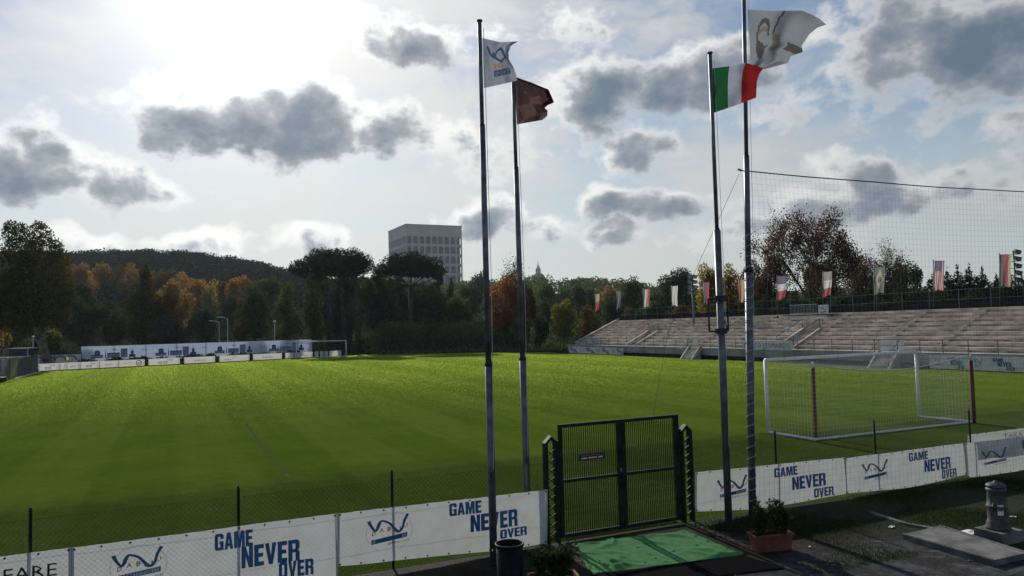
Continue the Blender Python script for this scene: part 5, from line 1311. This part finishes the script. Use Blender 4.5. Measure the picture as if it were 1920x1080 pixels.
def tree(label, px, Y, ytop, ycb, hw, leaf, name='broadleaf_tree', lobes=10, kind='round', lp=2.6, dens=1.0, seed=None, group='trees beyond the pitch', trunk=None, tm=None, xoff=0.0, ry=None, cat='tree', shell=.55, lean=0.0):
    b = base_at(px, Y); seed = seed if seed is not None else int(px*7+Y); R_ = random.Random(seed)
    zt = at(px, ytop, Y).z-b.z; zb = max(.15, at(px, ycb, Y).z-b.z); rx = hw*PX(Y); ryy = ry or rx
    t = thing(name, label, cat, b, 0, group)
    ls = lp*PX(Y); area = (2*hw)*max(8, abs(ycb-ytop))*.8
    n = int(min(26000, max(500, area/(lp*lp)*6.2*dens*DENS)))
    up, flat = 0.0, False
    if kind == 'round': lb = round_lobes(rx, zb, zt, lobes, R_, ry=ryy)
    elif kind == 'umbrella':
        flat = True; up = .3; lb = [(0, 0, zb+(zt-zb)*.25, rx*.75, ryy*.75, (zt-zb)*.55)]
        for i in range(lobes):
            a = R_.uniform(0, 6.28); q = math.sqrt(R_.uniform(.05, 1))*.78; s = R_.uniform(.24, .36)
            lb.append((math.cos(a)*rx*q, math.sin(a)*ryy*q, zb+(zt-zb)*(.18+.48*(1-q*q)), rx*s, ryy*s, (zt-zb)*R_.uniform(.32, .46)))
    elif kind == 'cone':
        lb = []; k = lobes
        for i in range(k):
            f = i/(k-1); r = rx*(1-f)**.8*R_.uniform(.8, 1.05)+rx*.07; z = zb+(zt-zb)*(f*.95)
            for q in range(3): a = R_.uniform(0, 6.28); lb.append((math.cos(a)*r*.45, math.sin(a)*r*.45, z, r*.6, r*.6, (zt-zb)/k*.9))
    elif kind == 'spire':
        lb = []; k = lobes
        for i in range(k):
            f = i/(k-1); r = rx*(1 if f < .55 else max(.06, 1-(f-.55)/.45))*R_.uniform(.85, 1.1); z = zb+(zt-zb)*(f*.96)
            for q in range(3): a = R_.uniform(0, 6.28); lb.append((math.cos(a)*r*.45, math.sin(a)*r*.45, z, r*.6, r*.6, (zt-zb)/k*.9))
    elif kind == 'column':
        lb = []; k = lobes
        for i in range(k):
            f = i/(k-1); r = rx*(math.sin(min(1, f*1.0+.12)*math.pi*.92)**.5); z = zb+(zt-zb)*f*.95
            for q in range(2): a = R_.uniform(0, 6.28); lb.append((math.cos(a)*r*.45, math.sin(a)*r*.45, z, r*.62, r*.62, (zt-zb)/k*1.1))
    lb = [(x+xoff*PX(Y), y, z, a, c, e) for x, y, z, a, c, e in lb]
    link('crown', crown_mesh('crown', lb, n, ls, LM[leaf], seed, shell, up, flat), t)
    tr = trunk or max(.10, rx*.07); tk = MB(); top = Vector((xoff*PX(Y), 0, zb+(zt-zb)*.45)); mid = top*.5+Vector((lean*.5, 0, 0))
    tk.tube([(0, 0, -.1), (mid.x*.4, 0, zb*.5), (mid.x, 0, max(zb*.9, top.z*.5)), top], [tr*1.25, tr, tr*.85, tr*.4], 8)
    for l in lb[1:9]:
        q = Vector(l[:3]); s0 = Vector((mid.x, 0, max(zb*.85, top.z*.4))); s0 = s0 + (q-s0)*.05
        tk.tube([s0, (s0+q)*.5+Vector((0, 0, -.06*(zt-zb))), q], [tr*.45, tr*.3, tr*.12], 5)
    tk.build('trunk', tm or M_bark, t, True)
    return t
def bare_tree(label, px, Y, ytop, hw, leaf, seed, nleaf, lp, name='sparse_tree', depth=5, trunk_px=9, start=.32, group='trees beyond the pitch'):
    """a tree whose limbs show: recursive branching, leaves at the twigs"""
    b = base_at(px, Y); H_ = at(px, ytop, Y).z-b.z; R_ = random.Random(seed); t = thing(name, label, 'tree', b, 0, group); mb = MB(); tips = []
    rx = hw*PX(Y)
    def grow(p, d, l, r, k):
        q = p + d*l; m_ = (p+q)*.5 + Vector((R_.gauss(0, .05), R_.gauss(0, .05), R_.gauss(0, .03)))*l
        mb.tube([p, m_, q], [r, r*.85, r*.68], 6 if k < 2 else 4, False)
        if k >= 2: tips.append((m_, l)); tips.append((q, l))
        if k >= depth: tips.append((q, l*1.2)); return
        n = 3 if k < 3 else 2
        for i in range(n + (1 if R_.random() < .35 else 0)):
            nd = (d + Vector((R_.gauss(0, .55)*1.25, R_.gauss(0, .55), R_.gauss(.10, .28)))).normalized()
            grow(q if i < 2 else p.lerp(q, R_.uniform(.5, .95)), nd, l*R_.uniform(.66, .86), r*.62, k+1)
    r0_ = trunk_px*PX(Y)*.5
    grow(Vector((0, 0, -.1)), Vector((.02, 0, 1)), H_*start, r0_, 0)
    zs = max(q[0].z for q in tips); xs = max(abs(q[0].x) for q in tips); kz = (H_-H_*start*.6)/(zs-H_*start*.6)
    def warp(p):
        p = Vector(p); f = 1 if p.z < H_*start*.6 else kz; z = p.z if p.z < H_*start*.6 else H_*start*.6+(p.z-H_*start*.6)*kz
        k = min(1, rx/xs*1.02) if True else 1
        return Vector((p.x*k if xs > rx else p.x*min(1.6, rx/xs), p.y*k, z))
    mb.v = [tuple(warp(v)) for v in mb.v]; mb.build('branches', M_bark, t, True)
    N = np.random.default_rng(seed); T = np.array([tuple(warp(q[0])) for q in tips]); S = np.array([q[1] for q in tips]); pk = N.integers(0, len(T), nleaf)
    Cn = T[pk] + N.normal(size=(nleaf, 3))*(S[pk]*.30)[:, None]; V = leaf_quads(Cn, lp*PX(Y), N, 0, 1.1)
    link('crown', np_mesh('crown', V, np.arange(len(V)).reshape(-1, 4), LM[leaf], np.repeat(np.clip(N.normal(.42, .22, nleaf), 0, 1), 4)), t)
    return t

# the big leaning plane tree at the left
b = base_at(90, 97); t = thing('plane_tree', 'big dark plane tree with leaning pale trunk at the left edge', 'tree', b); k = PX(97); R_ = random.Random(3)
def rel(x, y, dy=0.0): return at(x, y, 97+dy)-b
lb = []
for (x, y, r) in ((30, 440, 26), (38, 470, 34), (22, 500, 40), (30, 540, 46), (20, 575, 44), (75, 440, 24), (84, 470, 34), (95, 505, 40), (100, 545, 42), (92, 580, 40), (60, 530, 48), (55, 580, 48), (120, 530, 22), (128, 560, 18), (-15, 540, 40), (112, 490, 22), (60, 470, 22), (8, 600, 30), (115, 595, 24), (60, 605, 30), (-20, 590, 36), (20, 425, 14), (72, 424, 12), (45, 428, 10), (105, 462, 14)):
    p = rel(x, y, R_.uniform(-2.5, 2.5)); lb.append((p.x, p.y, p.z, r*k*.95, r*k*.95, r*k*.95))
link('crown', crown_mesh('crown', lb, 34000, 2.6*k, LM['olive'], 5, .5), t)
tk = MB(); tk.tube([rel(94, 694), rel(84, 660), rel(72, 625), rel(62, 590), rel(52, 530), rel(42, 470)], [.62, .5, .44, .38, .25, .1], 10)
for (x, y) in ((30, 560), (100, 560), (90, 500), (20, 500), (70, 480), (10, 590), (110, 590)): tk.tube([rel(66, 605), rel((66+x)/2, (600+y)/2), rel(x, y)], [.3, .2, .08], 6)
tk.build('trunk', M_barkp, t, True)

T_ = tree
T_('ochre sapling at the foot of leaning plane tree', 101, 99.5, 610, 672, 17, 'ygreen', lobes=9, dens=.9, lp=2.4)
T_('yellow sapling at the extreme left edge behind mural wall', 4, 104, 608, 650, 17, 'yellow', lobes=7, dens=.7)
T_('low green shrub under the plane tree beside the kiosk', 58, 112, 628, 668, 24, 'mid', 'shrub', lobes=8, dens=.8)
T_('dark understorey tree behind blue kiosk', 25, 122, 600, 655, 40, 'dark', lobes=10)
T_('dense rounded dark oak right of the plane tree', 153, 112, 558, 655, 50, 'dark', lobes=14, lp=2.3, dens=1.25)
T_('smaller dark round oak peeking above the rounded oak', 155, 150, 527, 590, 26, 'dark', lobes=9)
T_('dark oak shading the road behind skyline panel', 210, 150, 558, 640, 32, 'dark', lobes=10)
T_('small olive and yellow tree right of rounded oak', 214, 128, 580, 662, 25, 'olive', lobes=12, dens=1.0)
T_('tall narrow olive tree with yellow edges', 268, 138, 503, 655, 36, 'olive', kind='column', lobes=9, lp=2.5, dens=1.1)
T_('bright orange tree beside the narrow olive tree', 325, 142, 516, 625, 42, 'amber', lobes=14, lp=2.4)
T_('dark shrubby tree under the bright orange tree', 318, 132, 588, 660, 38, 'dark', lobes=10)
for i, (x, yt, hw, lf, lab) in enumerate(((150, 486, 24, 'amber', 'leftmost amber tree on the hillside'), (183, 489, 22, 'amber', 'second amber tree from left on the hillside'), (214, 488, 22, 'brown', 'brownish tree between amber hillside trees'), (245, 492, 22, 'amber', 'amber hillside tree above the narrow olive tree'), (275, 489, 22, 'amber', 'amber hillside tree below the ridge crest'), (305, 495, 24, 'tan', 'pale tan hillside tree behind the orange tree'), (345, 508, 24, 'orange', 'orange hillside tree right of the pale tan one'), (375, 512, 22, 'orange', 'orange hillside tree in the middle of the row'), (403, 515, 22, 'yellow', 'golden hillside tree near the right end of row'), (425, 520, 17, 'brown', 'brown hillside tree beside golden one'))):
    T_(lab, x, 270-i*3, yt, 590, hw+7, lf, name='autumn_tree', lobes=9, lp=2.2, dens=.8, group='autumn trees on the hillside')
T_('brightest orange tree standing at right end of hillside row', 452, 225, 507, 590, 24, 'orange', name='autumn_tree', lobes=12, lp=2.2, group='autumn trees on the hillside')
T_('dark round tree below brightest orange tree', 437, 175, 545, 620, 26, 'dark', lobes=10)
T_('grey-green tree behind the pair of street lamps', 385, 134, 566, 655, 30, 'grey', lobes=12, lp=2.4)
T_('dark green tree left of the pair of street lamps', 350, 150, 575, 650, 28, 'dark', lobes=10)
T_('tall grey-green tree right of the street lamps', 478, 132, 532, 655, 38, 'grey', lobes=14, lp=2.4)
T_('brownish low tree in front of grey-green tree', 455, 126, 588, 656, 26, 'tan', lobes=8, dens=.7)
T_('green tree on the slope above grey-green tree', 500, 190, 515, 580, 40, 'mid', lobes=11)
T_('green cypress-like tree left of the stone pines', 538, 130, 535, 655, 30, 'mid', kind='column', lobes=8, lp=2.4)
T_('upright tree with pale tips under the left stone pine', 585, 130, 520, 655, 27, 'mid', kind='column', lobes=8, lp=2.4)
T_('dark tree filling the gap under stone pines', 615, 150, 490, 655, 34, 'dark', lobes=11)
T_('dark tree behind the stone pine trunks', 655, 152, 490, 655, 36, 'dark', lobes=11)
# stone pines
def pine(label, px, Y, pads, seed, ybase=None):
    """stone pine: long trunk, limbs fanning into flat foliage pads given in pixels (x, y, half width, half height)"""
    b = base_at(px, Y); t = thing('stone_pine', label, 'tree', b, 0, 'umbrella stone pines'); k = PX(Y); R_ = random.Random(seed); lb = []
    pads0 = pads; pads = [(x, y+ry*.28, rx*1.12, ry*1.75) for x, y, rx, ry in pads]
    for (x, y, rx, ry) in pads:
        c = at(x, y, Y)-b
        for q in range(6):
            a = R_.uniform(0, 6.28); f = R_.uniform(.2, .7); lb.append((c.x+math.cos(a)*rx*k*f, R_.uniform(-1, 1)*rx*k*.7, c.z+R_.uniform(-.25, .2)*ry*k, rx*k*R_.uniform(.38, .55), rx*k*.5, ry*k*R_.uniform(.6, .9)))
        lb.append((c.x, 0, c.z, rx*k*.9, rx*k*.9, ry*k*.85))
    n = int(sum(p[2]*p[3] for p in pads)*3.6)
    link('crown', crown_mesh('crown', lb, n, 2.1*k, LM['pine'], seed, .42, .4, True), t)
    tk = MB(); top = at(px + (sum(p[0] for p in pads)/len(pads)-px)*.35, 535, Y)-b
    tk.tube([(0, 0, -.1), top*.5+Vector((.15, 0, 0)), top], [.52, .42, .36], 9)
    for (x, y, rx, ry) in pads:
        c = at(x, y+ry*.5, Y)-b; tk.tube([top*.97, (top+c)*.5+Vector((0, 0, -.3)), c], [.20, .12, .06], 6)
    tk.build('trunk', M_barkr, t, True)
pine('left stone pine with lowest umbrella crown', 624, 131, [(563, 502, 23, 13), (590, 494, 28, 15), (612, 503, 26, 13)], 31)
pine('tallest stone pine in the middle of the group', 646, 136, [(600, 482, 28, 13), (632, 480, 34, 13), (622, 494, 34, 14), (655, 492, 24, 12)], 32)
pine('third stone pine with broad crown over three trunks', 671, 129, [(652, 501, 30, 14), (668, 486, 32, 14), (686, 497, 20, 12), (640, 508, 26, 10)], 33)
pine('right stone pine in front of white arched building', 768, 133, [(722, 504, 19, 11), (742, 493, 32, 15), (772, 487, 38, 14), (800, 496, 28, 14), (772, 504, 44, 12), (820, 508, 18, 10)], 34)
T_('dark cedar right of the right stone pine', 822, 150, 496, 650, 42, 'dark', 'cedar_tree', 14, 'cone', 2.3, 1.3)
T_('second dark conifer beside the cedar below arched building', 848, 160, 520, 650, 30, 'dark', 'cedar_tree', 12, 'cone', 2.3, 1.2)
T_('pale grey tree between the stone pine trunks', 742, 145, 506, 640, 26, 'grey', lobes=10, dens=.8)
T_('green tree between the stone pine groups', 706, 140, 490, 640, 28, 'mid', lobes=11)
T_('dark low tree behind the clipped hedge, left', 722, 138, 525, 650, 34, 'dark', lobes=9)
T_('dark low tree behind the clipped hedge, middle', 792, 142, 512, 650, 42, 'dark', lobes=10)
T_('greenish tree behind hedge below the arched building', 862, 136, 545, 640, 30, 'mid', lobes=10)
T_('grey-green tree left of the leftmost flagpole', 885, 175, 523, 610, 26, 'grey', lobes=11)
T_('far round pine on the skyline by the flagpoles', 905, 330, 509, 560, 26, 'pine', 'stone_pine', 9, 'umbrella', 2.2, 1.2)
T_('red and orange tree between the two left flagpoles', 946, 122, 511, 632, 50, 'rust', lobes=16, lp=2.3)
bare_tree('tall thin-topped tan tree rising behind red tree', 968, 128, 484, 30, 'tan', 12, 3600, 2.2)
T_('orange tree right of second flagpole', 988, 124, 530, 630, 20, 'amber', lobes=9)
T_('yellow-green bush right of second flagpole', 975, 117, 588, 640, 26, 'ygreen', 'shrub', lobes=9, dens=.8)
T_('bright yellow-green young tree left of the grandstand', 1056, 109, 557, 648, 29, 'ygreen', lobes=14, lp=2.3, dens=.95)
T_('dark bush left of the yellow-green young tree', 1014, 116, 585, 655, 18, 'dark', lobes=8)
T_('grey-green tree behind yellow-green young tree', 1045, 150, 546, 640, 36, 'grey', lobes=12)
T_('broad green tree right of second flagpole, farther back', 1022, 215, 526, 610, 30, 'mid', lobes=11)
T_('broad green tree in the middle of far rise', 1062, 225, 528, 610, 32, 'mid', lobes=11)
T_('olive tree on the far rise left of the cedars', 1100, 210, 533, 610, 28, 'olive', lobes=10)
for x, yt, lab in ((1088, 519, 'left skyline cedar right of distant dome'), (1108, 517, 'middle skyline cedar right of distant dome'), (1132, 519, 'right skyline cedar right of distant dome')):
    T_(lab, x, 380, yt, 560, 17, 'dark', 'cedar_tree', 6, 'umbrella', 2.2, .9, group='cedars on the skyline')
T_('small orange tree on the far rise', 1146, 260, 529, 590, 26, 'amber', lobes=9)
T_('brown shrubby tree at far end of grandstand', 1105, 112, 566, 640, 24, 'tan', lobes=9, dens=.75)
T_('dark tree behind limp violet flag', 1150, 150, 548, 630, 34, 'dark', lobes=11)
T_('dark pointed pine left of big dark oak', 1195, 165, 512, 620, 34, 'dark', lobes=12)
T_('big dark oak behind the far rows of stand', 1272, 160, 502, 620, 52, 'dark', lobes=16, lp=2.3, dens=1.2)
T_('green bush behind the white flag', 1222, 124, 560, 640, 36, 'mid', lobes=11)
T_('ochre bush behind the far back rail', 1180, 118, 572, 640, 22, 'tan', lobes=8, dens=.8)
T_('tan bush right of the white flag', 1282, 116, 566, 640, 30, 'tan', lobes=9, dens=.85)
T_('yellow tree left of bracketed flagpole', 1335, 102, 492, 610, 30, 'yellow', lobes=13, lp=2.4)
T_('golden-brown tree between bracketed flagpole and net pole', 1378, 104, 488, 610, 30, 'yellow', lobes=12, lp=2.4)
T_('brown-green tree behind the net pole', 1425, 100, 482, 610, 34, 'brown', lobes=12, lp=2.4)
bare_tree('tall sparse russet tree with open branching crown', 1522, 92, 392, 108, 'russet', 21, 15000, 2.5, depth=6, trunk_px=13, start=.34)
T_('russet lower tree left under the open crown', 1455, 95, 484, 600, 40, 'brown', lobes=12, lp=2.4, dens=.8)
T_('russet lower tree right under the open crown', 1545, 98, 482, 600, 46, 'brown', lobes=13, lp=2.4, dens=.85)
bare_tree('fine-twigged grey tree right of the open crown', 1660, 96, 444, 52, 'tan', 8, 2600, 2.0, depth=6, trunk_px=9)
T_('brown-green tree behind the yellow-diamond flag', 1640, 99, 470, 600, 52, 'brown', lobes=14, lp=2.4, dens=.8)
T_('brown-green tree left of striped flag', 1700, 102, 488, 600, 38, 'olive', lobes=12, lp=2.4)
cx = [1415, 1440, 1468, 1496, 1522, 1550, 1578, 1606, 1634, 1662, 1692, 1722, 1752, 1780, 1800, 1822, 1846, 1872, 1897, 1920, 1946]
ct = [548, 545, 546, 540, 538, 534, 536, 530, 528, 526, 522, 524, 516, 505, 499, 496, 505, 516, 505, 512, 500]
words = ['first', 'second', 'third', 'fourth', 'fifth', 'sixth', 'seventh', 'eighth', 'ninth', 'tenth', 'eleventh', 'twelfth', 'thirteenth', 'fourteenth', 'fifteenth', 'sixteenth', 'seventeenth', 'eighteenth', 'nineteenth', 'twentieth', 'twenty-first']
for i, (x, yt) in enumerate(zip(cx, ct)):
    q = fw_pt(ST_A+X0+TR*NR+4.5, 0); p = onplane(x, 570, q, VX)
    T_(words[i]+' dark conifer from the net pole in row behind stand', x, p.y, yt, 640, 40+i*.4, 'dark', 'conifer', 11, 'spire', 2.4, 1.5, group='conifers in the row behind the stand')

# clipped hedge on the far side of the pitch
hA, hB = base_at(700, 118), base_at(985, 121); d = hB-hA; L_ = d.length
t = thing('hedge', 'long dark clipped hedge at far edge of the pitch', 'hedge', hA, math.atan2(d.y, d.x)); lb = []; R_ = random.Random(2); zt_ = at(830, 603, 119).z
for i in range(34):
    f = i/33; z = zt_*(1+.05*math.sin(f*21)+R_.uniform(-.04, .05))*(min(1, .72+f*5)); lb.append((L_*f, R_.uniform(0, 1), z*.55, L_/34*1.25, 1.3, z*.46))
link('foliage', crown_mesh('foliage', lb, 15000, 2.3*PX(119), LM['dark'], 4, .35), t)
MB().bbox((.5, .3, 0), (L_-.5, .8, zt_*.5)).build('woody_core', M_bark, t)
# undergrowth and far woods: masses nobody could count
def mass(name, label, pts, n, size, m_, seed, cat):
    o = link(name, crown_mesh(name, pts, n, size, m_, seed, .4)); tag(o, label, cat, kind='stuff'); return o
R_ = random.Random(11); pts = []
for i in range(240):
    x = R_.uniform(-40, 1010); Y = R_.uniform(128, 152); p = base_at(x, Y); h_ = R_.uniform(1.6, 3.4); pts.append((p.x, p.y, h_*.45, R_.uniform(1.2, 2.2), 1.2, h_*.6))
mass('undergrowth', 'dark undergrowth added to darken ground below the far trees', pts, 30000, .26, LM['dark'], 3, 'shrubs')  # bushes added to keep the ground between the trunks dark
pts = []
for i in range(70):
    x = R_.uniform(140, 590); f = (x-152)/433; Y = 99.3+f*17.2; p = base_at(x, Y); h_ = R_.uniform(.7, 1.15); pts.append((p.x, p.y, h_*.55, R_.uniform(.5, .9), .35, h_*.5))
mass('low_hedge', 'ragged low hedge in front of the skyline hoarding', pts, 7000, .16, LM['dark'], 5, 'hedge')
pts = []
for i in range(130):
    x = R_.uniform(1000, 2050); Y = R_.uniform(118, 150); p = base_at(x, Y); h_ = R_.uniform(3, 6); pts.append((p.x, p.y, h_*.45, R_.uniform(1.6, 3), 1.6, h_*.6))
mass('undergrowth', 'mixed undergrowth behind the grandstand', pts, 16000, .30, LM['mid'], 6, 'shrubs')
pts = []
while len(pts) < 1500:
    x = R_.uniform(-260, 720); Y = R_.uniform(255, 620); p = base_at(x, Y)
    r = R_.uniform(5.0, 8.5); hh_ = R_.uniform(6, 8.5); pts.append((p.x, p.y, p.z+hh_, r, r, R_.uniform(2.2, 3.4)))
mass('hill_wood', 'dark pine wood covering the hill on the left', pts, 230000, .80, LM['hill'], 8, 'wood')
pts = []
while len(pts) < 700:
    x = R_.uniform(700, 2200); Y = R_.uniform(240, 620); p = base_at(x, Y)
    r = R_.uniform(4.0, 7.5); hh_ = R_.uniform(4, 7); pts.append((p.x, p.y, p.z+hh_, r, r, R_.uniform(2.4, 4.2)))
mass('far_wood', 'mixed wood on the far rise beyond the grandstand', pts, 110000, .85, LM['mid'], 9, 'wood')

# ------------------------------------------------------------------ thin haze volume added to lift dark tones as lens flare does
hm = bpy.data.materials.new('flare_lift_volume'); hm.use_nodes = True; ht = hm.node_tree
ht.nodes.remove(ht.nodes['Principled BSDF'])
pv = ht.nodes.new('ShaderNodeVolumePrincipled'); pv.inputs['Color'].default_value = (0.72, 0.88, 1.0, 1); pv.inputs['Density'].default_value = 0.00008; pv.inputs['Anisotropy'].default_value = 0.35
ht.links.new(pv.outputs[0], ht.nodes['Material Output'].inputs['Volume'])
hb = MB().bbox((-5700, -75, -1.1), (5700, 4100, 165)).build('haze', hm)
tag(hb, 'thin haze volume added to lift dark tones like flare', 'haze', kind='stuff')
scene.cycles.volume_bounces = 0
